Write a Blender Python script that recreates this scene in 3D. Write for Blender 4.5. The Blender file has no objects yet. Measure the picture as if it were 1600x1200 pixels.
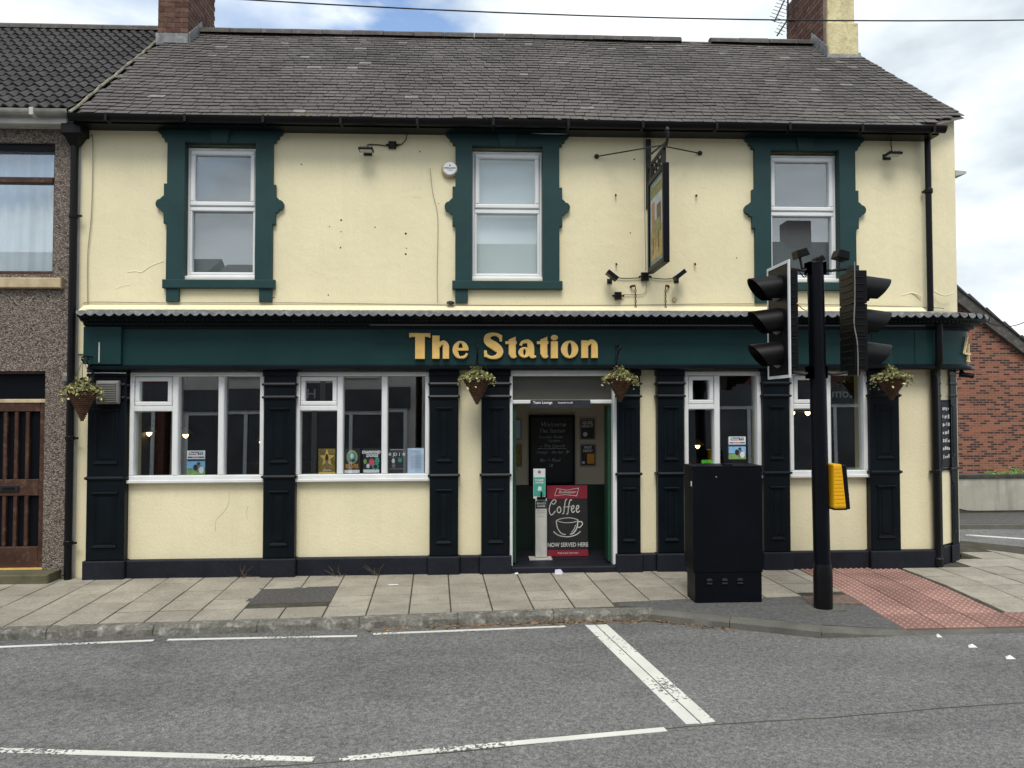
import bpy, math, random
from mathutils import Vector, Matrix
R = math.radians
random.seed(7)
scene = bpy.context.scene
col = scene.collection
# ------------------------------------------------------------------ camera
D, H, S = 9.2, 1.97, 0.0037          # distance to the pub front, eye height, fall of the street
cam = bpy.data.cameras.new('Camera'); camo = bpy.data.objects.new('Camera', cam); col.objects.link(camo)
cam.sensor_width = 36; cam.lens = 1202 / 1600 * 36; cam.clip_end = 2000
camo.location = (0, -D, H)
camo.rotation_euler = (R(90) + math.atan(35 / 1202), 0, -R(2.8))
scene.camera = camo
# ------------------------------------------------------------------ sky
SUN_EL, SUN_AZ = R(56), R(186)       # azimuth clockwise from +Y
w = bpy.data.worlds.new('World'); scene.world = w; w.use_nodes = True
nt = w.node_tree; N = nt.nodes; L = nt.links; N.clear()
out = N.new('ShaderNodeOutputWorld'); bg = N.new('ShaderNodeBackground'); L.new(bg.outputs[0], out.inputs[0])
sky = N.new('ShaderNodeTexSky'); sky.sky_type = 'NISHITA'; sky.sun_disc = False; sky.sun_elevation = SUN_EL; sky.sun_rotation = SUN_AZ
sc = N.new('ShaderNodeMixRGB'); sc.blend_type = 'MULTIPLY'; sc.inputs[0].default_value = 1; sc.inputs[2].default_value = (.15, .15, .15, 1); L.new(sky.outputs[0], sc.inputs[1])
tc = N.new('ShaderNodeTexCoord')
mp = N.new('ShaderNodeMapping'); mp.inputs['Scale'].default_value = (1, 1, 2.2); mp.inputs['Location'].default_value = (.35, .1, .25); L.new(tc.outputs['Generated'], mp.inputs[0])
n1 = N.new('ShaderNodeTexNoise'); n1.inputs['Scale'].default_value = 2.6; n1.inputs['Detail'].default_value = 6; n1.inputs['Roughness'].default_value = .52; L.new(mp.outputs[0], n1.inputs['Vector'])
r1 = N.new('ShaderNodeValToRGB'); r1.color_ramp.elements[0].position = .30; r1.color_ramp.elements[1].position = .47; L.new(n1.outputs[0], r1.inputs[0])
n2 = N.new('ShaderNodeTexNoise'); n2.inputs['Scale'].default_value = 4.2; n2.inputs['Detail'].default_value = 5; L.new(mp.outputs[0], n2.inputs['Vector'])
r2 = N.new('ShaderNodeValToRGB'); r2.color_ramp.elements[0].position = .34; r2.color_ramp.elements[1].position = .60
r2.color_ramp.elements[0].color = (.40, .455, .50, 1); r2.color_ramp.elements[1].color = (.77, .81, .84, 1); L.new(n2.outputs[0], r2.inputs[0])
dt = N.new('ShaderNodeVectorMath'); dt.operation = 'DOT_PRODUCT'; dt.inputs[1].default_value = Vector((-.075, .875, .48)).normalized(); nv = N.new('ShaderNodeVectorMath'); nv.operation = 'NORMALIZE'; L.new(tc.outputs['Generated'], nv.inputs[0]); L.new(nv.outputs[0], dt.inputs[0])
gp = N.new('ShaderNodeMapRange'); gp.inputs[1].default_value = .990; gp.inputs[2].default_value = .9985; L.new(dt.outputs['Value'], gp.inputs[0])      # a gap in the cloud above the ridge
n3 = N.new('ShaderNodeTexNoise'); n3.inputs['Scale'].default_value = 9; n3.inputs['Detail'].default_value = 6; L.new(mp.outputs[0], n3.inputs['Vector'])
g3 = N.new('ShaderNodeMapRange'); g3.inputs[1].default_value = .32; g3.inputs[2].default_value = .55; L.new(n3.outputs[0], g3.inputs[0])
gm = N.new('ShaderNodeMath'); gm.operation = 'MULTIPLY'; L.new(gp.outputs[0], gm.inputs[0]); L.new(g3.outputs[0], gm.inputs[1])
sb = N.new('ShaderNodeMath'); sb.operation = 'SUBTRACT'; sb.use_clamp = True; L.new(r1.outputs[0], sb.inputs[0]); L.new(gm.outputs[0], sb.inputs[1])
mx = N.new('ShaderNodeMixRGB'); L.new(sb.outputs[0], mx.inputs[0]); L.new(sc.outputs[0], mx.inputs[1]); L.new(r2.outputs[0], mx.inputs[2])
L.new(mx.outputs[0], bg.inputs[0]); bg.inputs[1].default_value = 1.0
# ------------------------------------------------------------------ sun
sl = bpy.data.lights.new('sun', 'SUN'); sl.energy = 1.5; sl.angle = R(24); sl.color = (1, .94, .85)
so = bpy.data.objects.new('sun', sl); col.objects.link(so); so.location = (0, -20, 30)
dv = Vector((math.sin(SUN_AZ) * math.cos(SUN_EL), math.cos(SUN_AZ) * math.cos(SUN_EL), math.sin(SUN_EL)))
so.rotation_euler = (-dv).to_track_quat('-Z', 'Y').to_euler()
vs = scene.view_settings; vs.view_transform = 'Standard'; vs.look = 'None'; vs.exposure = 0.66; vs.gamma = 1; vs.use_curve_mapping = False

# ------------------------------------------------------------------ helpers
def ray(px, py):
    yaw, p = R(2.8), math.atan(35 / 1202)
    r = (px - 800) / 1202; u = (600 - py) / 1202
    f = math.cos(p) - u * math.sin(p); z = math.sin(p) + u * math.cos(p)
    return r * math.cos(yaw) + f * math.sin(yaw), -r * math.sin(yaw) + f * math.cos(yaw), z
def at(px, py, y=0):                 # survey point on the vertical plane Y=y -> (x, z)
    X, Y, z = ray(px, py); k = (D + y) / Y
    return X * k, H + z * k - S * X * k
def gnd(px, py, zz=0):               # survey point on the ground
    X, Y, z = ray(px, py); k = (H - zz) / (S * X - z)
    return X * k, Y * k - D
def cr(pts, n=6):                    # Catmull-Rom
    o = []
    for i in range(len(pts) - 1):
        a, b, c, d = pts[max(i - 1, 0)], pts[i], pts[i + 1], pts[min(i + 2, len(pts) - 1)]
        for k in range(n):
            t = k / n
            o.append(tuple(.5 * (2 * b[j] + (c[j] - a[j]) * t + (2 * a[j] - 5 * b[j] + 4 * c[j] - d[j]) * t * t + (3 * b[j] - a[j] - 3 * c[j] + d[j]) * t ** 3) for j in range(len(b))))
    o.append(tuple(pts[-1])); return o
class MB:
    def __init__(s): s.v = []; s.f = []; s.m = []; s.cur = 0
    def mat(s, i): s.cur = i; return s
    def add(s, vs_, fs):
        b = len(s.v); s.v += [tuple(q) for q in vs_]
        for f in fs: s.f.append(tuple(b + i for i in f)); s.m.append(s.cur)
        return s
    def box(s, x0, x1, y0, y1, z0, z1):
        return s.add([(x0, y0, z0), (x1, y0, z0), (x1, y1, z0), (x0, y1, z0), (x0, y0, z1), (x1, y0, z1), (x1, y1, z1), (x0, y1, z1)],
                     [(0, 3, 2, 1), (4, 5, 6, 7), (0, 1, 5, 4), (1, 2, 6, 5), (2, 3, 7, 6), (3, 0, 4, 7)])
    def bbox(s, x0, x1, y0, y1, z0, z1, b=.01):      # box with chamfered front (-Y) edges
        s.add([(x0, y1, z0), (x1, y1, z0), (x1, y1, z1), (x0, y1, z1), (x0, y0 + b, z0), (x1, y0 + b, z0), (x1, y0 + b, z1), (x0, y0 + b, z1),
               (x0 + b, y0, z0 + b), (x1 - b, y0, z0 + b), (x1 - b, y0, z1 - b), (x0 + b, y0, z1 - b)],
              [(0, 3, 2, 1), (0, 1, 5, 4), (1, 2, 6, 5), (2, 3, 7, 6), (3, 0, 4, 7), (4, 5, 9, 8), (5, 6, 10, 9), (6, 7, 11, 10), (7, 4, 8, 11), (8, 9, 10, 11)])
        return s
    def prism(s, poly, y0, y1):      # poly in (x,z), extruded y0 (front) .. y1
        n = len(poly)
        a = sum(poly[i][0] * poly[(i + 1) % n][1] - poly[(i + 1) % n][0] * poly[i][1] for i in range(n))
        if a < 0: poly = poly[::-1]
        return s.add([(x, y0, z) for x, z in poly] + [(x, y1, z) for x, z in poly],
                     [tuple(range(n)), tuple(range(2 * n - 1, n - 1, -1))] + [(i, n + i, n + (i + 1) % n, (i + 1) % n) for i in range(n)])
    def slab(s, poly, z0, z1):       # poly in (x,y), extruded z0..z1
        n = len(poly)
        a = sum(poly[i][0] * poly[(i + 1) % n][1] - poly[(i + 1) % n][0] * poly[i][1] for i in range(n))
        if a < 0: poly = poly[::-1]
        return s.add([(x, y, z1) for x, y in poly] + [(x, y, z0) for x, y in poly],
                     [tuple(range(n)), tuple(range(2 * n - 1, n - 1, -1))] + [(n + i, n + (i + 1) % n, (i + 1) % n, i) for i in range(n)])
    def tube(s, pts, r, n=8, r2=None):
        pts = [Vector(p) for p in pts]; rings = []; k = len(pts)
        up = Vector((0, 0, 1))
        for i, p in enumerate(pts):
            t = (pts[min(i + 1, k - 1)] - pts[max(i - 1, 0)]).normalized()
            a = t.cross(up)
            if a.length < .05: a = t.cross(Vector((0, 1, 0)))
            a.normalize(); b = a.cross(t)
            rr = r if r2 is None else r + (r2 - r) * i / (k - 1)
            rings.append([p + (a * math.cos(q) + b * math.sin(q)) * rr for q in [2 * math.pi * j / n for j in range(n)]])
        vs_ = [v for g in rings for v in g]
        fs = [(i * n + j, i * n + (j + 1) % n, (i + 1) * n + (j + 1) % n, (i + 1) * n + j) for i in range(k - 1) for j in range(n)]
        fs += [tuple(range(n))[::-1], tuple(range((k - 1) * n, k * n))]
        return s.add(vs_, fs)
    def lathe(s, prof, c, n=20, axis='z'):           # prof: (radius, height)
        vs_ = []
        for r, h in prof:
            for j in range(n):
                q = 2 * math.pi * j / n; a, b = r * math.cos(q), r * math.sin(q)
                vs_.append({'z': (c[0] + a, c[1] + b, c[2] + h), 'y': (c[0] + a, c[1] - h, c[2] + b), 'x': (c[0] + h, c[1] + a, c[2] + b)}[axis])
        k = len(prof)
        fs = [(i * n + j, i * n + (j + 1) % n, (i + 1) * n + (j + 1) % n, (i + 1) * n + j) for i in range(k - 1) for j in range(n)]
        fs += [tuple(range(n))[::-1], tuple(range((k - 1) * n, k * n))]
        return s.add(vs_, fs)
    def sweep(s, path, prof, closed=True):           # path (x,y) plan line; prof list of (outward offset, z); outward = right-hand... towards -Y for +X travel
        k = len(path); rings = []
        for i in range(k):
            a, b, c = path[max(i - 1, 0)], path[i], path[min(i + 1, k - 1)]
            d1 = Vector((b[0] - a[0], b[1] - a[1])); d2 = Vector((c[0] - b[0], c[1] - b[1]))
            if d1.length < 1e-6: d1 = d2
            if d2.length < 1e-6: d2 = d1
            n_ = (Vector((d1.y, -d1.x)).normalized() + Vector((d2.y, -d2.x)).normalized()); n_ = n_ / max(n_.length_squared / 2, .3)
            rings.append([(b[0] + n_.x * o, b[1] + n_.y * o, z) for o, z in prof])
        m = len(prof); vs_ = [v for g in rings for v in g]
        fs = [(i * m + j, (i + 1) * m + j, (i + 1) * m + (j + 1) % m, i * m + (j + 1) % m) for i in range(k - 1) for j in range(m if closed else m - 1)]
        if closed: fs += [tuple(range(m)), tuple(range(k * m - 1, (k - 1) * m - 1, -1))]
        return s.add(vs_, fs)
    def ribbon(s, pts, y0, y1, n=6):                 # (x,z,width) stroke, extruded in y
        q = cr(pts, n) if len(pts) > 2 else pts
        l, r = [], []
        for i, p in enumerate(q):
            a, b = q[max(i - 1, 0)], q[min(i + 1, len(q) - 1)]
            t = Vector((b[0] - a[0], b[1] - a[1])).normalized(); nn = Vector((-t.y, t.x)) * p[2] / 2
            l.append((p[0] + nn.x, p[1] + nn.y)); r.append((p[0] - nn.x, p[1] - nn.y))
        m = len(q)
        vs_ = [(x, y0, z) for x, z in l + r] + [(x, y1, z) for x, z in l + r]
        fs = []
        for i in range(m - 1):
            fs += [(i, m + i, m + i + 1, i + 1), (2 * m + i, 2 * m + i + 1, 3 * m + i + 1, 3 * m + i), (i, i + 1, 2 * m + i + 1, 2 * m + i), (m + i, 3 * m + i, 3 * m + i + 1, m + i + 1)]
        fs += [(0, 2 * m, 3 * m, m), (m - 1, 2 * m - 1, 4 * m - 1, 3 * m - 1)]
        return s.add(vs_, fs)
    def mesh(s, name, mats, smooth=False, off=(0, 0, 0), shear=True):
        me = bpy.data.meshes.new(name)
        me.from_pydata([(x - off[0], y - off[1], z + (S * x if shear else 0) - off[2]) for x, y, z in s.v], [], s.f)
        for m_ in (mats if isinstance(mats, (list, tuple)) else [mats]): me.materials.append(m_)
        me.polygons.foreach_set('material_index', s.m)
        if smooth:
            me.polygons.foreach_set('use_smooth', [True] * len(s.f))
            me.set_sharp_from_angle(angle=R(35))
        me.validate(); me.update(); return me
    def build(s, name, mats, parent=None, smooth=False, bevel=0, **tags):
        off = parent['_o'] if parent is not None else (0, 0, 0)
        o = bpy.data.objects.new(name, s.mesh(name, mats, smooth, off)); col.objects.link(o)
        if parent is not None: o.parent = parent; o['_o'] = list(off)
        else: o['_o'] = [0, 0, 0]
        if bevel:
            b = o.modifiers.new('bevel', 'BEVEL'); b.width = bevel; b.segments = 2; b.limit_method = 'ANGLE'; b.angle_limit = R(40)
        for k, v in tags.items(): o[k] = v
        return o
def thing(name, label, cat, loc, group=None, kind=None):
    o = bpy.data.objects.new(name, None); col.objects.link(o); o.empty_display_size = .1
    o.location = (loc[0], loc[1], loc[2] + S * loc[0]); o['_o'] = list(o.location)
    o['label'] = label
    if cat: o['category'] = cat
    if group: o['group'] = group
    if kind: o['kind'] = kind
    return o
def single(mb, name, mats, label, cat, group=None, smooth=False, bevel=0):   # a thing that is one mesh, origin at its base
    xs = [v[0] for v in mb.v]; ys = [v[1] for v in mb.v]; zs = [v[2] for v in mb.v]
    L0 = ((min(xs) + max(xs)) / 2, (min(ys) + max(ys)) / 2, min(zs)); L1 = (L0[0], L0[1], L0[2] + S * L0[0])
    o = bpy.data.objects.new(name, mb.mesh(name, mats, smooth, L1)); col.objects.link(o); o.location = L1; o['_o'] = list(L1)
    o['label'] = label; o['category'] = cat
    if group: o['group'] = group
    if bevel:
        b = o.modifiers.new('bevel', 'BEVEL'); b.width = bevel; b.segments = 2; b.limit_method = 'ANGLE'; b.angle_limit = R(40)
    return o
def piece(name, me, parent, M4):     # a copy of shared mesh data placed by a world matrix under parent
    o = bpy.data.objects.new(name, me); col.objects.link(o); o.parent = parent
    M4 = M4.copy(); M4.translation.z += S * M4.translation.x
    o.matrix_local = Matrix.Translation(-Vector(parent['_o'])) @ M4
    return o
def text(mb, body, x, z, size, y, align='CENTER', face=None, sx=1, bold=0, shear=0):   # flat lettering facing -Y
    cu = bpy.data.curves.new('t', 'FONT'); cu.body = body; cu.size = size; cu.align_x = align; cu.resolution_u = 2; cu.offset = bold; cu.shear = shear
    o = bpy.data.objects.new('t', cu); me = bpy.data.meshes.new_from_object(o)
    P = [(x + v.co.x * sx, y, z + v.co.y) for v in me.vertices] if face is None else [face(v.co.x * sx, v.co.y) for v in me.vertices]
    mb.add(P, [tuple(p.vertices) for p in me.polygons])
    bpy.data.objects.remove(o); bpy.data.curves.remove(cu); bpy.data.meshes.remove(me)

# ------------------------------------------------------------------ materials
def mat(name, c, rough=.6, var=.12, vs_=3., bump=0., bs=40., spec=.4, metal=0., streak=0., island=0., c2=None, fine=0., fs=120.):
    m = bpy.data.materials.new(name); m.use_nodes = True; t = m.node_tree; n = t.nodes; l = t.links
    p = n['Principled BSDF']; p.inputs['Roughness'].default_value = rough; p.inputs['Specular IOR Level'].default_value = spec; p.inputs['Metallic'].default_value = metal
    g = n.new('ShaderNodeNewGeometry')
    def noise(scale, detail=5, vec=None):
        q = n.new('ShaderNodeTexNoise'); q.inputs['Scale'].default_value = scale; q.inputs['Detail'].default_value = detail; l.new(vec or g.outputs['Position'], q.inputs['Vector']); return q.outputs[0]
    def rng(sock, a, b, lo, hi):
        q = n.new('ShaderNodeMapRange'); q.inputs[1].default_value = a; q.inputs[2].default_value = b; q.inputs[3].default_value = lo; q.inputs[4].default_value = hi; l.new(sock, q.inputs[0]); return q.outputs[0]
    def mul(a, b):
        q = n.new('ShaderNodeMath'); q.operation = 'MULTIPLY'; l.new(a, q.inputs[0]); l.new(b, q.inputs[1]); return q.outputs[0]
    f = rng(noise(vs_), .3, .7, 1 - var, 1 + var)
    if fine: f = mul(f, rng(noise(fs, 3), .3, .7, 1 - fine, 1 + fine))
    if island: f = mul(f, rng(g.outputs['Random Per Island'], 0, 1, 1 - island, 1 + island))
    if streak:
        mp = n.new('ShaderNodeMapping'); mp.inputs['Scale'].default_value = (5, 5, .5); l.new(g.outputs['Position'], mp.inputs[0])
        f = mul(f, rng(noise(1.6, 6, mp.outputs[0]), .5, .78, 1, 1 - streak))
    base = n.new('ShaderNodeRGB'); base.outputs[0].default_value = (*c, 1); cs = base.outputs[0]
    if c2:
        q = n.new('ShaderNodeMixRGB'); l.new(rng(noise(vs_ * 2.3, 6), .52, .68, 0, 1), q.inputs[0]); q.inputs[1].default_value = (*c, 1); q.inputs[2].default_value = (*c2, 1); cs = q.outputs[0]
    q = n.new('ShaderNodeVectorMath'); q.operation = 'SCALE'; l.new(cs, q.inputs[0]); l.new(f, q.inputs['Scale']); l.new(q.outputs[0], p.inputs['Base Color'])
    if bump:
        b = n.new('ShaderNodeBump'); b.inputs['Strength'].default_value = bump; b.inputs['Distance'].default_value = .01; l.new(noise(bs, 6), b.inputs['Height']); l.new(b.outputs[0], p.inputs['Normal'])
    m['_'] = 1
    return m
def nodes(m): return m.node_tree.nodes, m.node_tree.links, m.node_tree.nodes['Principled BSDF']
K = {}
K['cream'] = mat('cream_render', (.81, .735, .495), .78, .05, .9, .45, 11, .2, streak=.035, fine=.035, fs=40)
def trowel(m, sc_, d_):              # slow undulation of hand-laid render
    n, l, p = nodes(m); g = n.new('ShaderNodeNewGeometry'); q = n.new('ShaderNodeTexNoise'); q.inputs['Scale'].default_value = sc_; q.inputs['Detail'].default_value = 3; q.inputs['Distortion'].default_value = .6; l.new(g.outputs['Position'], q.inputs['Vector'])
    b = n.new('ShaderNodeBump'); b.inputs['Strength'].default_value = .6; b.inputs['Distance'].default_value = d_; l.new(q.outputs[0], b.inputs['Height']); l.new(p.inputs['Normal'].links[0].from_socket, b.inputs['Normal']); l.new(b.outputs[0], p.inputs['Normal'])
trowel(K['cream'], 3.2, .013)
K['cream_low'] = mat('cream_render_smooth', (.80, .73, .50), .72, .05, 1.6, .3, 38, .2, streak=.04, fine=.035, fs=45)
trowel(K['cream_low'], 4, .006)
K['green'] = mat('dark_green_paint', (.0165, .050, .051), .5, .12, 3, .15, 20, .25)
K['fgreen'] = mat('fascia_green_paint', (.0105, .040, .041), .42, .12, 2, .06, 10, .2)
K['navy'] = mat('blue_black_gloss', (.0035, .0065, .0095), .38, .25, 3, .12, 12, .16)
K['plinth'] = mat('plinth_paint', (.012, .014, .021), .6, .25, 4, .3, 20, .2, fine=.15, fs=30)
K['white'] = mat('white_upvc', (.78, .80, .80), .35, .03, 3, 0, 1, .5)
K['owhite'] = mat('white_gloss_timber', (.74, .76, .76), .4, .06, 4, .15, 25, .45, streak=.08)
K['black'] = mat('black_plastic', (.005, .005, .006), .4, .2, 4, 0, 1, .2)
K['blackm'] = mat('matt_black_paint', (.003, .004, .007), .42, .2, 3, .05, 30, .14)
K['iron'] = mat('black_iron', (.01, .011, .013), .5, .2, 8, .2, 40, .4)
K['slate'] = mat('roof_slate', (.112, .103, .096), .72, .2, 1.0, .5, 35, .15, island=.15, fine=.22, fs=25)
K['pslate'] = mat('pale_slate', (.20, .19, .178), .7, .35, 9, .3, 35, .15)
K['ridge'] = mat('ridge_clay', (.085, .078, .072), .8, .25, 5, .5, 30, .2, c2=(.13, .12, .10))
K['mortar'] = mat('verge_mortar', (.25, .235, .18), .9, .4, 9, .8, 30, .2, c2=(.10, .10, .07))
K['tile'] = mat('concrete_roof_tile', (.050, .047, .047), .7, .2, 3, .4, 50, .3, island=.12, fine=.2, fs=50)
K['brick'] = mat('chimney_brick', (.125, .058, .042), .85, .3, 8, .6, 50, .2, island=.3)
K['bpale'] = mat('lime_mortar', (.27, .22, .17), .9, .2, 12, .5, 60, .1)
K['cbrick'] = mat('cream_painted_brick', (.66, .58, .34), .8, .12, 6, .8, 25, .2, streak=.2, c2=(.5, .43, .26))
K['lead'] = mat('lead_flashing', (.17, .175, .18), .6, .3, 10, .3, 30, .3, c2=(.27, .275, .27))
K['slab'] = mat('paving_slab', (.265, .252, .205), .85, .13, 1.1, .25, 90, .2, fine=.12, fs=70, streak=0)
K['joint'] = mat('slab_bedding', (.075, .07, .055), .95, .3, 6, .5, 50, .1)
K['kerb'] = mat('kerb_stone', (.155, .15, .13), .85, .3, 5, .9, 30, .2, c2=(.30, .295, .27), fine=.25, fs=40)
K['kerbd'] = mat('concrete_kerb', (.13, .128, .112), .85, .2, 4, .5, 40, .2, fine=.15)
K['tact'] = mat('red_tactile', (.37, .195, .16), .85, .13, 1.4, .2, 70, .2, fine=.1, c2=(.34, .17, .14))
K['gold'] = mat('gold_leaf_paint', (.80, .52, .16), .4, .10, 9, .1, 20, .5, metal=.1)
K['golde'] = mat('gold_edge', (.85, .68, .34), .4, .05, 9)
K['yellow'] = mat('yellow_plastic', (.80, .42, .008), .42, .06, 5)
K['wood'] = mat('stained_timber', (.058, .026, .016), .5, .3, 7, .3, 30, .35, c2=(.10, .06, .04))
K['wicker'] = mat('wicker', (.095, .052, .032), .8, .35, 30, .8, 120, .2)
K['grey'] = mat('grey_plastic', (.20, .19, .18), .55, .12, 6)
K['ogrey'] = mat('pale_grey_paint', (.50, .50, .47), .6, .15, 4, streak=.25)
K['stone'] = mat('sandstone_sill', (.52, .42, .27), .85, .2, 5, .5, 40, .2, streak=.35)
K['step'] = mat('mossy_step', (.12, .115, .07), .9, .25, 6, .5, 40, .2)
K['rust'] = mat('rusty_iron', (.10, .035, .018), .85, .4, 30, .6, 80, .2)
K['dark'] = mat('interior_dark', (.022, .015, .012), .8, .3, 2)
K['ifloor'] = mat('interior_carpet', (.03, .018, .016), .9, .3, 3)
K['lobby'] = mat('lobby_cream', (.46, .41, .31), .7, .06, 2)
K['dado'] = mat('lobby_green', (.008, .022, .016), .45, .15, 3)
K['dgreen'] = mat('door_green', (.010, .055, .030), .4, .15, 3)
K['board'] = mat('chalkboard', (.010, .010, .012), .6, .3, 5)
K['chalk'] = mat('chalk', (.55, .56, .56), .9, .25, 40)
K['card'] = mat('white_card', (.72, .74, .76), .6, .03, 5)
K['pblue'] = mat('pale_blue_paper', (.50, .62, .80), .6, .05, 6)
K['red'] = mat('red_print', (.22, .012, .03), .45, .06, 5)
K['teal'] = mat('teal_print', (.06, .36, .28), .5, .05, 5)
K['ink'] = mat('dark_print', (.02, .022, .028), .55, .15, 9)
K['navyp'] = mat('navy_print', (.022, .05, .11), .5, .1, 9)
K['sky'] = mat('sky_blue_print', (.25, .50, .78), .5, .12, 14)
K['grassp'] = mat('green_print', (.22, .38, .12), .5, .2, 14)
K['orange'] = mat('amber_print', (.62, .28, .03), .5, .15, 12)
K['pink'] = mat('red_pink_print', (.65, .10, .14), .5, .15, 12)
K['olive'] = mat('bronze_print', (.20, .15, .03), .5, .35, 30)
K['yel'] = mat('yellow_print', (.66, .46, .10), .5, .15, 14)
K['lime'] = mat('lime_card', (.13, .60, .06), .5, .05, 5)
K['paper'] = mat('litter_paper', (.62, .60, .72), .8, .1, 20)
K['leaf1'] = mat('trailing_leaf', (.15, .15, .05), .6, .35, 12, island=.5)
K['leaf2'] = mat('variegated_leaf', (.46, .44, .19), .6, .25, 12, island=.35)
K['weed'] = mat('dry_weed', (.17, .13, .07), .9, .3, 14)
K['moss'] = mat('moss', (.16, .13, .045), .95, .4, 25, .8, 60, c2=(.30, .25, .12))
K['debris'] = mat('gutter_debris', (.20, .13, .07), .9, .3, 9, island=.75)
K['blind'] = mat('white_blind', (.62, .70, .71), .7, .03, 3)
K['blindg'] = mat('grey_blind', (.13, .15, .16), .7, .05, 2)
K['net'] = mat('net_curtain', (.66, .74, .80), .8, .06, 5)
for k_, c_, d_ in (('psky', (.42, .48, .50), (.55, .56, .50)), ('pochre', (.40, .29, .09), (.52, .42, .20)), ('pbrown', (.10, .065, .04), (.20, .14, .08)), ('polive', (.20, .22, .08), (.34, .31, .14)), ('pwarm', (.34, .17, .09), (.45, .33, .2))): K[k_] = mat('sign_' + k_, c_, .5, .25, 9, c2=d_)
K['cable'] = mat('cable_grey', (.30, .28, .22), .6, .1, 5)
K['oprender'] = mat('opposite_render', (.62, .57, .52), .8, .1, 2)
K['opdark'] = mat('opposite_shopfront', (.07, .073, .076), .5, .35, 1.5)
K['plaster'] = mat('weathered_render', (.40, .385, .33), .9, .14, 2, .5, 20, .2, streak=.40, c2=(.46, .45, .40))
K['soil'] = mat('exposed_stone', (.06, .058, .05), .9, .3, 6, .8, 20)
K['yline'] = mat('yellow_line_paint', (.62, .45, .13), .8, .2, 6)
# pebbledash
m = K['dash'] = mat('pebbledash', (.25, .2, .17), .9); n, l, p = nodes(m)
v = n.new('ShaderNodeTexVoronoi'); v.inputs['Scale'].default_value = 62; g = n.new('ShaderNodeNewGeometry')
mpg = n.new('ShaderNodeMapping'); mpg.inputs['Rotation'].default_value = (.3, .5, .2); l.new(g.outputs['Position'], mpg.inputs[0]); l.new(mpg.outputs[0], v.inputs['Vector'])
rp = n.new('ShaderNodeValToRGB'); e = rp.color_ramp.elements; e[0].position = .05; e[0].color = (.42, .355, .30, 1); e[1].position = .95; e[1].color = (.10, .07, .052, 1)
for po, c in ((.3, (.20, .155, .125, 1)), (.6, (.27, .215, .18, 1)), (.8, (.46, .42, .37, 1))): x = rp.color_ramp.elements.new(po); x.color = c
sepc = n.new('ShaderNodeSeparateColor'); l.new(v.outputs['Color'], sepc.inputs[0]); l.new(sepc.outputs[0], rp.inputs[0])
dk = n.new('ShaderNodeMixRGB'); dk.blend_type = 'MULTIPLY'; dk.inputs[0].default_value = .75; l.new(rp.outputs[0], dk.inputs[1])
rr = n.new('ShaderNodeMapRange'); rr.inputs[1].default_value = .0; rr.inputs[2].default_value = .75; rr.inputs[3].default_value = 1; rr.inputs[4].default_value = .25; l.new(v.outputs['Distance'], rr.inputs[0]); l.new(rr.outputs[0], dk.inputs[2]); l.new(dk.outputs[0], p.inputs['Base Color'])
b = n.new('ShaderNodeBump'); b.inputs['Strength'].default_value = 1; b.inputs['Distance'].default_value = .012; b.invert = True; l.new(v.outputs['Distance'], b.inputs['Height']); l.new(b.outputs[0], p.inputs['Normal'])
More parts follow.
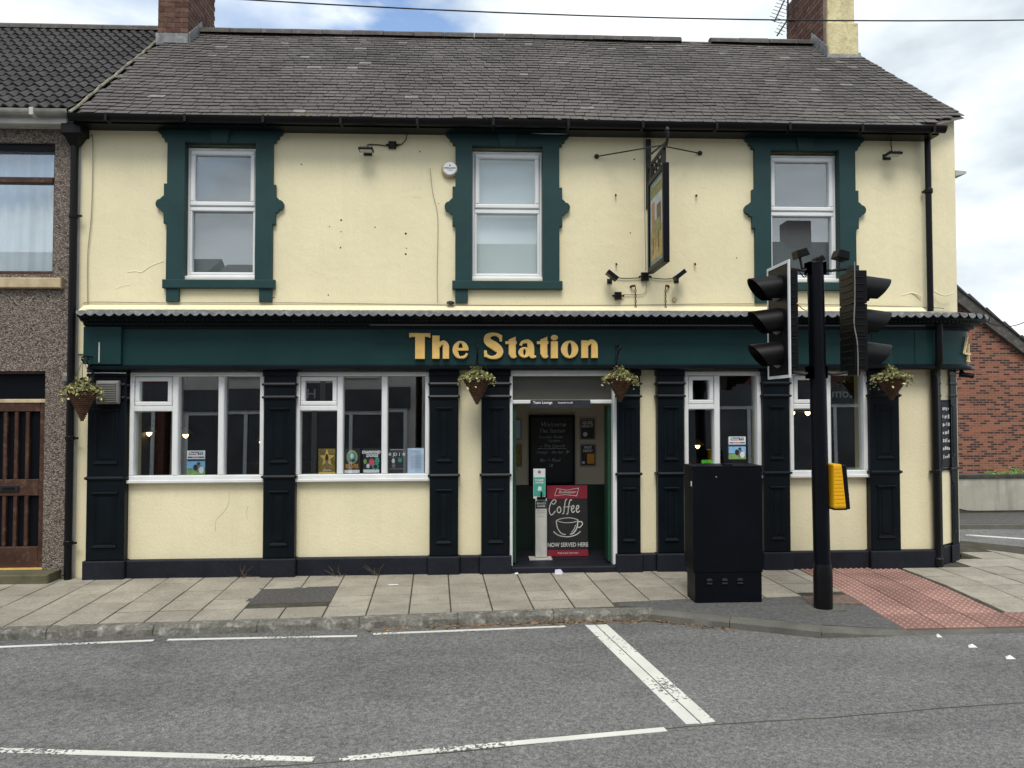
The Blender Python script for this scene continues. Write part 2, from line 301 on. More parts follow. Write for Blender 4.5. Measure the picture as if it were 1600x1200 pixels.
# asphalt
def asphalt(name, c, sp=.42, wear=0):
    m = mat(name, c, .85, .10, .7); n, l, p = nodes(m)
    g = n.new('ShaderNodeNewGeometry'); v = n.new('ShaderNodeTexVoronoi'); v.inputs['Scale'].default_value = 115; l.new(g.outputs['Position'], v.inputs['Vector'])
    s_ = n.new('ShaderNodeSeparateColor'); l.new(v.outputs['Color'], s_.inputs[0])
    r_ = n.new('ShaderNodeMapRange'); r_.inputs[1].default_value = 0; r_.inputs[2].default_value = 1; r_.inputs[3].default_value = 1 - sp; r_.inputs[4].default_value = 1 + sp; l.new(s_.outputs[1], r_.inputs[0])
    src = p.inputs['Base Color'].links[0].from_socket
    k = n.new('ShaderNodeVectorMath'); k.operation = 'SCALE'; l.new(src, k.inputs[0]); l.new(r_.outputs[0], k.inputs['Scale'])
    q = n.new('ShaderNodeTexNoise'); q.inputs['Scale'].default_value = 26; q.inputs['Detail'].default_value = 4; l.new(g.outputs['Position'], q.inputs['Vector'])
    r3 = n.new('ShaderNodeMapRange'); r3.inputs[1].default_value = .35; r3.inputs[2].default_value = .65; r3.inputs[3].default_value = .78; r3.inputs[4].default_value = 1.22; l.new(q.outputs[0], r3.inputs[0])
    k2 = n.new('ShaderNodeVectorMath'); k2.operation = 'SCALE'; l.new(k.outputs[0], k2.inputs[0]); l.new(r3.outputs[0], k2.inputs['Scale']); l.new(k2.outputs[0], p.inputs['Base Color'])
    if wear:                         # wheel tracks along the street, old stains and polished areas
        last = k2.outputs[0]
        for sc_, lo, hi, a0, a1 in (((.12, 1.1, 1), .38, .62, .86, 1.12), ((.7, .9, 1), .56, .70, 1.0, .80), ((2.2, 3.1, 1), .60, .72, 1.0, .88)):
            mp_ = n.new('ShaderNodeMapping'); mp_.inputs['Scale'].default_value = sc_; mp_.inputs['Rotation'].default_value = (0, 0, -.06); l.new(g.outputs['Position'], mp_.inputs[0])
            qn = n.new('ShaderNodeTexNoise'); qn.inputs['Scale'].default_value = 1.3; qn.inputs['Detail'].default_value = 6; l.new(mp_.outputs[0], qn.inputs['Vector'])
            rn = n.new('ShaderNodeMapRange'); rn.inputs[1].default_value = lo; rn.inputs[2].default_value = hi; rn.inputs[3].default_value = a0; rn.inputs[4].default_value = a1; l.new(qn.outputs[0], rn.inputs[0])
            kn = n.new('ShaderNodeVectorMath'); kn.operation = 'SCALE'; l.new(last, kn.inputs[0]); l.new(rn.outputs[0], kn.inputs['Scale']); last = kn.outputs[0]
        l.new(last, p.inputs['Base Color'])
    b = n.new('ShaderNodeBump'); b.inputs['Strength'].default_value = .5; b.inputs['Distance'].default_value = .006; b.invert = True; l.new(v.outputs['Distance'], b.inputs['Height']); l.new(b.outputs[0], p.inputs['Normal'])
    return m
K['road'] = asphalt('road_asphalt', (.148, .147, .143), .42, 1); K['tar'] = asphalt('footway_asphalt', (.098, .098, .096), .2); K['patch'] = asphalt('patch_asphalt', (.085, .083, .08), .25)
# worn road paint
m = K['paint'] = mat('worn_road_paint', (.66, .66, .60), .8, .08, 3); n, l, p = nodes(m)
g = n.new('ShaderNodeNewGeometry'); q1 = n.new('ShaderNodeTexNoise'); q1.inputs['Scale'].default_value = 1.5; l.new(g.outputs['Position'], q1.inputs['Vector'])
q2 = n.new('ShaderNodeTexNoise'); q2.inputs['Scale'].default_value = 45; q2.inputs['Detail'].default_value = 4; l.new(g.outputs['Position'], q2.inputs['Vector'])
ad = n.new('ShaderNodeMath'); ad.operation = 'ADD'; l.new(q1.outputs[0], ad.inputs[0]); l.new(q2.outputs[0], ad.inputs[1])
rr = n.new('ShaderNodeMapRange'); rr.inputs[1].default_value = 1.10; rr.inputs[2].default_value = 1.20; rr.inputs[3].default_value = 0; rr.inputs[4].default_value = 1; l.new(ad.outputs[0], rr.inputs[0])
mm = n.new('ShaderNodeMixRGB'); l.new(rr.outputs[0], mm.inputs[0]); l.new(p.inputs['Base Color'].links[0].from_socket, mm.inputs[1]); mm.inputs[2].default_value = (.12, .12, .118, 1); l.new(mm.outputs[0], p.inputs['Base Color'])
# red brick gable
m = K['gable'] = mat('red_brick_wall', (.3, .1, .06), .85); n, l, p = nodes(m)
g = n.new('ShaderNodeNewGeometry'); sx_ = n.new('ShaderNodeSeparateXYZ'); cx_ = n.new('ShaderNodeCombineXYZ'); l.new(g.outputs['Position'], sx_.inputs[0]); l.new(sx_.outputs[0], cx_.inputs[0]); l.new(sx_.outputs[2], cx_.inputs[1])
bt = n.new('ShaderNodeTexBrick'); bt.inputs['Scale'].default_value = 1; bt.inputs['Brick Width'].default_value = .19; bt.inputs['Row Height'].default_value = .062; bt.inputs['Mortar Size'].default_value = .007
bt.inputs['Color1'].default_value = (0, 0, 0, 1); bt.inputs['Color2'].default_value = (1, 1, 1, 1); bt.inputs['Mortar'].default_value = (.5, .5, .5, 1); bt.inputs['Bias'].default_value = 0; l.new(cx_.outputs[0], bt.inputs['Vector'])
rp = n.new('ShaderNodeValToRGB'); rp.color_ramp.interpolation = 'CONSTANT'; e = rp.color_ramp.elements; e[0].position = 0; e[0].color = (.055, .028, .026, 1); e[1].position = .30; e[1].color = (.235, .085, .05, 1)
for po, c in ((.5, (.29, .108, .065, 1)), (.72, (.255, .092, .057, 1)), (.86, (.085, .04, .034, 1))): x = rp.color_ramp.elements.new(po); x.color = c
l.new(bt.outputs['Color'], rp.inputs[0])
mm = n.new('ShaderNodeMixRGB'); l.new(bt.outputs['Fac'], mm.inputs[0]); l.new(rp.outputs[0], mm.inputs[1]); mm.inputs[2].default_value = (.26, .17, .12, 1); l.new(mm.outputs[0], p.inputs['Base Color'])
b = n.new('ShaderNodeBump'); b.inputs['Strength'].default_value = .6; b.inputs['Distance'].default_value = .01; b.invert = True; l.new(bt.outputs['Fac'], b.inputs['Height']); l.new(b.outputs[0], p.inputs['Normal'])
# glass
def glass(name, ior, tint):
    m = bpy.data.materials.new(name); m.use_nodes = True; n = m.node_tree.nodes; l = m.node_tree.links; n.clear()
    o = n.new('ShaderNodeOutputMaterial'); mx = n.new('ShaderNodeMixShader'); fr = n.new('ShaderNodeFresnel'); fr.inputs[0].default_value = ior
    a = n.new('ShaderNodeBsdfTransparent'); a.inputs[0].default_value = (*tint, 1); b = n.new('ShaderNodeBsdfGlossy'); b.inputs['Roughness'].default_value = .0; b.inputs[0].default_value = (.95, .98, 1, 1)
    ge = n.new('ShaderNodeNewGeometry'); mr = n.new('ShaderNodeMapRange'); mr.inputs[3].default_value = ior; mr.inputs[4].default_value = 1 / ior; l.new(ge.outputs['Backfacing'], mr.inputs[0]); l.new(mr.outputs[0], fr.inputs[0])
    l.new(fr.outputs[0], mx.inputs[0]); l.new(a.outputs[0], mx.inputs[1]); l.new(b.outputs[0], mx.inputs[2]); l.new(mx.outputs[0], o.inputs[0]); return m
K['glass'] = glass('window_glass', 2.25, (.97, .985, .985)); K['glassu'] = glass('upper_glass', 2.1, (.97, .985, .985))
m = K['bulb'] = bpy.data.materials.new('lit_bulb'); m.use_nodes = True; p = m.node_tree.nodes['Principled BSDF']; p.inputs['Emission Color'].default_value = (1, .72, .30, 1); p.inputs['Emission Strength'].default_value = 7

# ================================================================== GROUND
RL = -.085                           # road level below the footway
road = MB().slab([(-300, -300), (300, -300), (300, 300), (-300, 300)], -.5, RL).build('road', K['road'], kind='structure')
KB = cr([(-12, -2.9), (-8, -2.45), gnd(0, 986), gnd(400, 974), gnd(700, 963), gnd(950, 954), gnd(1020, 955)], 6)    # kerb face line (left)
def kerb_y(x):
    for a, b in zip(KB, KB[1:]):
        if a[0] <= x <= b[0]: return a[1] + (b[1] - a[1]) * (x - a[0]) / (b[0] - a[0])
    return KB[0][1] if x < KB[0][0] else KB[-1][1]
# footway bed: one sheet under slabs
bed = [(-30, .02), (-30, -4.7)] + [(x, y + .06) for x, y in KB] + [(3.05, -2.36), (3.87, -1.30), (3.87, 9), (-30, 9)]
def zt(y): return 0 if y > -.9 else max((y + .9) * .046, -.072)
pm = MB().slab(bed, -.3, -.0035)
pm.add([(3.87, .3, -.009), (3.87, -.9, -.009), (9.9, -.9, -.009), (8.2, .6, -.009), (6.6, 2.2, -.009), (6.4, .4, -.009)], [(0, 1, 2, 3, 4, 5)])
pm.add([(3.87, -.9, -.009), (3.87, -2.42, -.081), (9.5, -2.42, -.081), (9.9, -.9, -.009)], [(0, 1, 2, 3)])
pav = pm.build('pavement', K['joint'], kind='structure')
def clip(poly, a, b):                # keep the left side of a->b
    o = []
    sd = lambda p: (b[0] - a[0]) * (p[1] - a[1]) - (b[1] - a[1]) * (p[0] - a[0])
    for i in range(len(poly)):
        p, q = poly[i], poly[(i + 1) % len(poly)]; sp, sq = sd(p), sd(q)
        if sp >= 0: o.append(p)
        if sp * sq < 0: t = sp / (sp - sq); o.append((p[0] + (q[0] - p[0]) * t, p[1] + (q[1] - p[1]) * t))
    return o
def area(p): return abs(sum(p[i][0] * p[(i + 1) % len(p)][1] - p[(i + 1) % len(p)][0] * p[i][1] for i in range(len(p)))) / 2
def cell(o, ang, i, j, s, g=.0075):
    c, q = math.cos(ang), math.sin(ang)
    return [(o[0] + c * u - q * v, o[1] + q * u + c * v) for u, v in ((i * s + g, j * s + g), ((i + 1) * s - g, j * s + g), ((i + 1) * s - g, (j + 1) * s - g), (i * s + g, (j + 1) * s - g))]
def lay_slab(poly, name, m, parent, top=0., tilt=.004):
    if len(poly) < 3 or area(poly) < .004: return None
    mb = MB(); cx = sum(p[0] for p in poly) / len(poly); cy = sum(p[1] for p in poly) / len(poly)
    b = .004; ins = [(x + (cx - x) * b / .2, y + (cy - y) * b / .2) for x, y in poly]
    n_ = len(poly); tx, ty, dz = random.uniform(-tilt, tilt), random.uniform(-tilt, tilt), random.uniform(.001, .004)
    zf = lambda x, y: top + (zt(y) if x > 3.89 else 0) + dz + (x - cx) * tx * 2 + (y - cy) * ty * 2
    vs_ = [(x, y, zf(x, y)) for x, y in ins] + [(x, y, zf(x, y) - .0018) for x, y in poly] + [(x, y, -.12) for x, y in poly]
    mb.add(vs_, [tuple(range(n_))] + [(i + n_, (i + 1) % n_ + n_, (i + 1) % n_, i) for i in range(n_)] + [(i + 2 * n_, (i + 1) % n_ + 2 * n_, (i + 1) % n_ + n_, i + n_) for i in range(n_)])
    return mb.build(name, m, parent)
def spots(m):                        # gum and droppings trodden into the surface
    n, l, p = nodes(m); g = n.new('ShaderNodeNewGeometry'); v = n.new('ShaderNodeTexVoronoi'); v.inputs['Scale'].default_value = 5.5; l.new(g.outputs['Position'], v.inputs['Vector'])
    a = n.new('ShaderNodeMapRange'); a.inputs[1].default_value = .045; a.inputs[2].default_value = .085; a.inputs[3].default_value = 1; a.inputs[4].default_value = 0; l.new(v.outputs['Distance'], a.inputs[0])
    s0 = n.new('ShaderNodeSeparateColor'); l.new(v.outputs['Color'], s0.inputs[0]); b = n.new('ShaderNodeMath'); b.operation = 'GREATER_THAN'; b.inputs[1].default_value = .55; l.new(s0.outputs[0], b.inputs[0])
    c = n.new('ShaderNodeMath'); c.operation = 'MULTIPLY'; l.new(a.outputs[0], c.inputs[0]); l.new(b.outputs[0], c.inputs[1]); d = n.new('ShaderNodeMath'); d.operation = 'MULTIPLY'; d.inputs[1].default_value = .5; l.new(c.outputs[0], d.inputs[0])
    x = n.new('ShaderNodeMixRGB'); l.new(d.outputs[0], x.inputs[0]); l.new(p.inputs['Base Color'].links[0].from_socket, x.inputs[1]); x.inputs[2].default_value = (.10, .095, .08, 1); l.new(x.outputs[0], p.inputs['Base Color']); return m
SL = []
for k in range(5):
    f_ = 1 + random.uniform(-.12, .12); c = tuple(a * f_ for a in (.345, .318, .262)); SL.append(spots(mat('paving_slab', c, .85, .16, 2.2, .3, 70, .2, fine=.16, fs=45, c2=tuple(a * .86 for a in c))))
patch_box = (-2.3, -1.44, -1.36, -.64)
A1 = R(2.9)
for i in range(-16, 26):
    for j in range(-3, 5):
        o0 = (-3.43, -1.965 + .002); P = cell(o0, A1, i - 7, j, .402)
        P = clip(P, (-10, .0), (-30, .0)) if False else clip(P, (30, .012), (-30, .012))
        cxx = -3.43 + (i - 7) * .402
        if cxx < -9.5 or cxx > 4.2: continue
        y0 = kerb_y(max(min(cxx, 1.6), -11)) + .145; y1 = kerb_y(max(min(cxx + .4, 1.6), -11)) + .145
        P = clip(P, (cxx - .1, y0 - (y1 - y0) * .25), (cxx + .5, y1 + (y1 - y0) * .25)) if P else P
        if P: P = clip(P, (3.88, -5), (3.88, 5))
        if P and cxx > 1.2: P = clip(P, (1.3, -1.48), (3.9, -1.34))
        if not P: continue
        mx_ = sum(p[0] for p in P) / len(P); my_ = sum(p[1] for p in P) / len(P)
        if patch_box[0] < mx_ < patch_box[1] and patch_box[2] < my_ < patch_box[3]: continue
        if 3.34 < mx_ and my_ < -1.2: continue
        lay_slab(P, 'paving_slab', random.choice(SL), pav)
MB().slab([(-2.31, -1.33), (-1.45, -1.285), (-1.49, -.60), (-2.33, -.655)], -.05, .002).build('asphalt_patch', K['patch'], pav)
# tactile blister paving
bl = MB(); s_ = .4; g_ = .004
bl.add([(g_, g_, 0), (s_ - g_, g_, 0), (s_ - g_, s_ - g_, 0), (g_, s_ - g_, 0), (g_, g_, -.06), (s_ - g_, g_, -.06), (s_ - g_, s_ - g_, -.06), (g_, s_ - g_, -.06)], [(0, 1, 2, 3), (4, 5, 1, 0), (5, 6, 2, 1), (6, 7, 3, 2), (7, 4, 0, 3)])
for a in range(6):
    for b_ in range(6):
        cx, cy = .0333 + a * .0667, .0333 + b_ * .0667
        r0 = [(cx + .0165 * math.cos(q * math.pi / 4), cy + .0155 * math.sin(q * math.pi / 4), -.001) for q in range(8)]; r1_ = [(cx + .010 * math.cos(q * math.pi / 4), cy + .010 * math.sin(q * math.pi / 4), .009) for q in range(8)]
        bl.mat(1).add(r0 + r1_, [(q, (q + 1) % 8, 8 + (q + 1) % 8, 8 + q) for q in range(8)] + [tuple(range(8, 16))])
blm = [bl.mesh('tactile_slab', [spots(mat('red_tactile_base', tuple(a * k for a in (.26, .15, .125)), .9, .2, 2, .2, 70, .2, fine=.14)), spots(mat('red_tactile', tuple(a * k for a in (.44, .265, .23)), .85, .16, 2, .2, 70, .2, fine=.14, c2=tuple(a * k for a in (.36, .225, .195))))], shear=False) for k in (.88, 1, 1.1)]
for i in range(0, 14):
    for j in range(0, 7):
        if i > 2 and j > 0: continue
        x, y = 3.9 + i * .4, -2.33 + j * .4
        if j == 6: continue
        a = R(1.0) if i <= 2 or True else 0
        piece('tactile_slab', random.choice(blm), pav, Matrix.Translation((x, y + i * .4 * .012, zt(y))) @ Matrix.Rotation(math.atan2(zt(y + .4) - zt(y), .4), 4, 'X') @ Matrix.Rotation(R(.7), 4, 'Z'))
# plain slabs right of the blister area
for i in range(0, 14):
    for j in range(-2, 10):
        P = cell((5.16, -1.9), R(.7), i, j, .45)
        for a, b_ in (((6.9, 3.2), (5.1, 3.2)), ((5.12, -1.92), (14, -1.80)), ((9.0, -1.9), (6.35, 1.8)),):
            if P: P = clip(P, a, b_)
        if P: P = clip(P, (5.115, 5), (5.115, -5))
        if not P: continue
        mx_ = sum(p[0] for p in P) / len(P); my_ = sum(p[1] for p in P) / len(P)
        if my_ > .01 and mx_ < 5.75 + (my_ * 1.3): continue
        lay_slab(P, 'paving_slab', random.choice(SL), pav)
for P in ([(3.875, -.33), (5.115, -.31), (5.115, .012), (3.875, .012)],):
    lay_slab([(3.88, .05 - .0), (3.88, .012), (5.1, .012), (5.1, .05)], 'paving_slab', SL[0], pav)
# asphalt build-out round the cabinet and signal
tar = MB().slab([(1.40, -1.60), (1.5, -1.47), (2.15, -1.40), (2.95, -1.42), (3.30, -1.36), (3.885, -1.33), (3.06, -2.37), (1.66, -1.70)], -.2, .002).add([(3.06, -2.37, .002), (3.885, -2.36, -.062), (3.885, -1.33, .002)], [(0, 1, 2)]).build('footway_asphalt', K['tar'], kind='structure')
MB().slab([(3.33, -1.68), (3.84, -1.70), (3.84, -1.36), (3.36, -1.38)], -.05, .005).build('access_cover', mat('cover_infill', (.17, .12, .095), .9, .3, 30, .6, 60), tar)
MB().slab([(3.22, -1.93), (3.56, -1.93), (3.56, -1.72), (3.22, -1.72)], -.05, .0045).build('concrete_collar', K['kerbd'], tar)
MB().box(2.78, 3.2, -1.80, -1.775, -.02, .0042).build('joint_strip', K['kerbd'], tar)
# kerbs: each stone its own
kerb = MB().slab([(-30, -4.6)] + [(x, y + .03) for x, y in KB] + [(3.06, -2.45), (3.9, -2.43), (9, -2.36), (9, -2.33), (3.9, -2.40), (3.06, -2.42)] + [(x, y + .1) for x, y in KB[::-1]] + [(-30, -4.4)], -.3, -.105).build('kerb', K['kerbd'], kind='structure')
def kstone(a, b, wd, t0, t1, m, rough=0.):
    d = Vector((b[0] - a[0], b[1] - a[1])); Ln = d.length; d.normalize(); nrm = Vector((-d.y, d.x)); mb = MB(); n_ = max(2, int(Ln / .07)); rings = []
    for i in range(n_ + 1):
        t = i / n_; p = Vector(a) + d * (Ln * t); h = t0 + (t1 - t0) * t
        if i == 0: p += d * .0025
        if i == n_: p -= d * .0025
        q = lambda k: random.uniform(-rough, rough) * k
        pr = [(0 + q(.5), -.2), (q(1) * .6, h - .03 + q(.6)), (.022 + q(.6), h - .002 + q(.35)), (wd, h), (wd, -.2)]
        rings.append([(p.x + nrm.x * o, p.y + nrm.y * o, z) for o, z in pr])
    m_ = 5; mb.add([v for g in rings for v in g], [(i * m_ + j, (i + 1) * m_ + j, (i + 1) * m_ + (j + 1) % m_, i * m_ + (j + 1) % m_) for i in range(n_) for j in range(m_)] + [tuple(range(m_)), tuple(range((n_ + 1) * m_ - 1, n_ * m_ - 1, -1))])
    mb.f = [f[::-1] for f in mb.f]
    return mb.build('kerb_stone', m, kerb, smooth=True)
def along(pts, step):
    o = [pts[0]]; acc = 0
    for a, b in zip(pts, pts[1:]):
        dl = math.dist(a, b); t = step - acc
        while t < dl: o.append((a[0] + (b[0] - a[0]) * t / dl, a[1] + (b[1] - a[1]) * t / dl)); t += step
        acc = (acc + dl) % step
    o.append(pts[-1]); return o
kp = along(KB, .915)
for a, b in zip(kp, kp[1:]): kstone(a, b, .12, .003, .003, K['kerb'], .008)
bo = [(1.62, -1.80), (2.35, -2.16), (3.06, -2.50)]
for a, b in zip(bo, bo[1:]): kstone(a, b, .125, .0, .0, K['kerbd'], .003)
kstone((3.06, -2.50), (3.92, -2.47), .125, -.002, -.066, K['kerbd'], .003)
for k in range(6): kstone((3.92 + k * .91, -2.47 + k * .011), (4.83 + k * .91, -2.459 + k * .011), .11, -.068, -.068, K['kerbd'], .002)
# road markings
def mark(poly, name='road_marking', m='paint', z=RL + .004): return MB().slab(poly, z - .003, z).build(name, K[m], kind='structure')
def stripe(p, q, wd, **k):
    d = Vector((q[0] - p[0], q[1] - p[1])).normalized(); n_ = Vector((-d.y, d.x)) * wd / 2
    return mark([(p[0] + n_.x, p[1] + n_.y), (p[0] - n_.x, p[1] - n_.y), (q[0] - n_.x, q[1] - n_.y), (q[0] + n_.x, q[1] + n_.y)], **k)
G = lambda px, py: gnd(px, py, RL)
stripe(G(-300, 1024), G(240, 1001), .045); stripe(G(262, 1000), G(558, 994), .045); stripe(G(583, 991), G(883, 979), .045)
mark([G(914, 977), G(930, 977), G(1094, 1131), G(1072, 1132)]); mark([G(932, 977), G(948, 976), G(1118, 1128), G(1097, 1131)])
stripe(G(-400, 1161), G(490, 1187), .06); stripe(G(530, 1187), G(1040, 1140), .06)
for k in range(2):
    a = G(1498, 850 + k * 7); b_ = G(1545 + k * 12, 858 + k * 3); stripe(a, b_, .06, name='yellow_line', m='yline')
for a, b_, wd in (((1509, 836), (1640, 845), .12), ((1500, 862), (1660, 867), .08), ((1540, 857), (1585, 861), .07)):
    stripe(G(*a), G(*b_), wd)
for pts in ([(-700, 1172), (-200, 1204), (300, 1203), (700, 1176), (1040, 1139), (1300, 1121), (1600, 1098), (2100, 1070)],):   # longitudinal joint in the surfacing
    q_ = cr([G(*p_) for p_ in pts], 8); q_ = [(x, y + random.uniform(-.006, .006)) for x, y in q_]
    MB().sweep(q_, [(-.006, RL - .002), (-.006, RL + .0015), (.006, RL + .0015), (.006, RL - .002)]).build('surfacing_joint', K['joint'], road)
# ground clutter
def scatter(name, label_kind, n_, fx, sz, m):
    mb = MB()
    for k in range(n_):
        x, y, z = fx(); s0 = random.uniform(*sz); a = random.uniform(0, 6.3); t = random.uniform(-.4, .4)
        mb.add([(x + s0 * math.cos(a + q) * (1 if q % 3 else .5), y + s0 * math.sin(a + q), z + .002 + abs(t) * s0 * (i % 2)) for i, q in enumerate((0, 1.4, 3.1, 4.6))], [(0, 1, 2, 3)])
    return mb.build(name, m, kind='stuff', label=label_kind)
def g1():
    x = random.triangular(-1.2, 2.4, 1.55); y = kerb_y(min(x, 1.6)) - abs(random.gauss(0, .05)) - .01
    if x > 1.62: y = -1.80 - (x - 1.62) * .52 - abs(random.gauss(0, .03))
    return x, y, RL
scatter('gutter_leaves', 'dry leaves and grit lying in the channel along the kerb', 750, g1, (.007, .026), K['debris'])
scatter('gutter_grit', 'fine pale grit along the foot of the kerb', 350, lambda: (lambda x: (x, kerb_y(x) - abs(random.gauss(0, .04)), RL))(random.uniform(-6, 1.6)), (.003, .008), K['kerb'])
scatter('wall_foot_grit', 'grit and crumbs along the foot of the pub plinth', 160, lambda: (random.uniform(-4.5, 5.6), -.13 - abs(random.gauss(0, .03)), .002), (.003, .009), K['debris'])
for (px, py), lb in (((1466, 995), 'small white paint fleck on the road near the dropped kerb'), ((1518, 1011), 'white litter scrap on the road beyond the dropped kerb'), ((1577, 1029), 'white litter scrap on the asphalt farthest from the pub')):
    x, y = G(px, py); s0 = .038 if px > 1500 else .022
    single(MB().add([(x - s0, y - .02, RL + .002), (x + s0, y - .025, RL + .003), (x + s0 * .7, y + .03, RL + .02), (x - s0 * .5, y + .02, RL + .01), (x, y, RL + .025)], [(0, 1, 4), (1, 2, 4), (2, 3, 4), (3, 0, 4), (0, 3, 2, 1)]), 'litter_scrap', K['card'], lb, 'litter')

# ================================================================== THE PUB
pub = thing('pub_building', 'two storey cream pub with dark green shopfront, gold lettering and slate roof', 'building', (0, 2, 0))
def wall_holes(mb, x0, x1, z0, z1, holes, y0, y1):
    xs = sorted({x0, x1} | {h[0] for h in holes} | {h[1] for h in holes}); zs = sorted({z0, z1} | {h[2] for h in holes} | {h[3] for h in holes})
    for a, b in zip(xs, xs[1:]):
        for c, d in zip(zs, zs[1:]):
            if any(h[0] <= a and b <= h[1] and h[2] <= c and d <= h[3] for h in holes): continue
            mb.add([(a, y0, c), (b, y0, c), (b, y0, d), (a, y0, d)], [(0, 1, 2, 3)]); mb.add([(a, y1, c), (b, y1, c), (b, y1, d), (a, y1, d)], [(3, 2, 1, 0)])
    for h in holes + [(x0, x1, z0, z1)]:
        a, b, c, d = h; q = [(a, c), (b, c), (b, d), (a, d)]
        for i in range(4):
            p_, r_ = q[i], q[(i + 1) % 4]; mb.add([(p_[0], y0, p_[1]), (r_[0], y0, r_[1]), (r_[0], y1, r_[1]), (p_[0], y1, p_[1])], [(0, 3, 2, 1)])
UW = [(-3.41, -2.585), (-.03, .818), (3.612, 4.47)]; UZ = (3.515, 5.065)
up = MB(); wall_holes(up, -4.62, 5.36, 2.6, 5.36, [(a - .06, b + .06, UZ[0] - .03, UZ[1] + .06) for a, b in UW], 0, .3)
up.add([(5.36, 0, 2.6), (6.04, .12, 2.6), (6.04, .12, 5.58), (5.36, 0, 5.36)], [(0, 1, 2, 3)])
up.add([(6.04, .12, 2.6), (5.62, 5.2, 2.6), (5.62, 5.2, 5.2), (5.72, 2.55, 7.55), (6.04, .12, 5.58)], [(0, 1, 2, 3, 4)])
up.build('upper_wall', K['cream'], pub)
GW = [(-4.01, -2.465), (-2.10, -.533), (2.53, 3.475), (3.825, 4.795)]; GZ = (1.125, 2.385)
DO = (.425, 1.69, .0, 2.385)
lo = MB(); wall_holes(lo, -4.62, 5.66, -.1, 2.6, [(a, b, *GZ) for a, b in GW] + [DO], .02, .3)
lo.build('lower_wall', K['cream_low'], pub)
# chamfered corner, side and back walls
MB().add([(5.66, .02, -.1), (6.2, .40, -.1), (6.2, .40, 2.6), (5.66, .02, 2.6)], [(0, 1, 2, 3)]).add([(6.2, .40, -.1), (5.7, 5.2, -.1), (5.7, 5.2, 2.6), (6.2, .40, 2.6)], [(0, 1, 2, 3)]).build('corner_wall', K['cream_low'], pub)
MB().box(-4.62, 5.62, 5.2, 5.35, -.1, 5.2).build('back_wall', K['cream'], pub); MB().add([(-4.62, 0.02, -.1), (-4.62, 5.2, -.1), (-4.62, 5.2, 5.2), (-4.62, 2.55, 7.6), (-4.62, .02, 5.3)], [(0, 4, 3, 2, 1)]).build('party_wall', K['brick'], pub)
# string ledge above the fascia
MB().add([(-4.55, -.16, 3.085), (5.5, -.16, 3.085), (5.5, -.012, 3.175), (-4.55, -.012, 3.175), (-4.55, -.012, 3.06), (5.5, -.012, 3.06)], [(0, 1, 2, 3), (3, 2, 5, 4)]).build('ledge', K['cream'], pub)
# interior
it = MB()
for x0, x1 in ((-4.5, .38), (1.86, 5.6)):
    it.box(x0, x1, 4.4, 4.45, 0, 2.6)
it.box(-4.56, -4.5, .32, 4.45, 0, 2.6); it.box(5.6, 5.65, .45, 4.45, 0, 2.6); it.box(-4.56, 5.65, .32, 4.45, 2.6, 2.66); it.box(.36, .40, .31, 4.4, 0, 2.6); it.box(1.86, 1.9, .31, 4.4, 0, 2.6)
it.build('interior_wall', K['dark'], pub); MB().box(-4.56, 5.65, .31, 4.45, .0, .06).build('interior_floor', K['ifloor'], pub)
MB().box(-4.56, 5.6, 3.2, 3.25, 2.9, 5.2).box(-4.56, 5.6, .31, 3.2, 2.85, 2.9).build('upstairs_room', K['ogrey'], pub)
MB().box(-3.6, -1.2, 3.0, 3.5, .06, 1.1).box(2.6, 4.6, 3.1, 3.5, .06, 1.1).box(-4.4, -3.9, 1.2, 1.7, .06, .8).box(-1.9, -1.2, 1.1, 1.6, .06, .8).build('bar_counter', K['wood'], pub)
# lobby
lb = MB(); lb.mat(0).box(.47, 1.83, 1.0, 1.03, .93, 2.55).box(.40, .44, .31, 1.03, .93, 2.55).box(1.82, 1.86, .31, 1.03, .93, 2.55).box(.40, 1.86, .31, 1.03, 2.42, 2.46)
lb.mat(1).box(.47, 1.83, .99, 1.04, .08, .93).box(.40, .445, .31, 1.03, .08, .93).box(1.815, 1.86, .31, 1.03, .08, .93).mat(2).box(.40, 1.86, .30, 1.04, .02, .08)
lb.build('lobby', [K['lobby'], K['dado'], K['plinth']], pub)
# pendants
def pendant(x, y, z, lbl):
    t = thing('pendant_lamp', lbl, 'lamp', (x, y, z), 'lit pendants inside the bar')
    MB().tube([(x, y, z + .1), (x, y, 2.6)], .006, 6).build('flex', K['black'], t)
    MB().lathe([(.015, .13), (.06, .10), (.10, .045), (.097, .045), (.055, .095), (.012, .12)], (x, y, z), 14).build('lamp_shade', K['yel'], t, True)
    MB().lathe([(.005, -.01), (.032, .015), (.036, .04), (.02, .075), (.012, .09)], (x, y, z), 12).build('bulb', K['bulb'], t, True)
for px, py, y, lbl in ((233, 677, 1.6, 'lit pendant behind the window beside the wall grille, under its vent light'), (290, 680, 1.6, 'lit pendant behind the middle pane beside the wall grille'), (409, 691, 2.6, 'lit pendant farther back behind the edge of the same window'),
                       (1090, 697, 2.4, 'single low lit pendant behind the window next to the cabinet'), (1238, 645, 1.6, 'lit pendant behind the window at the traffic signal, its outer one'), (1262, 645, 1.6, 'lit pendant behind the window at the traffic signal, close to the pole')):
    x, z = at(px, py, y); pendant(x, y, z - .03, lbl)
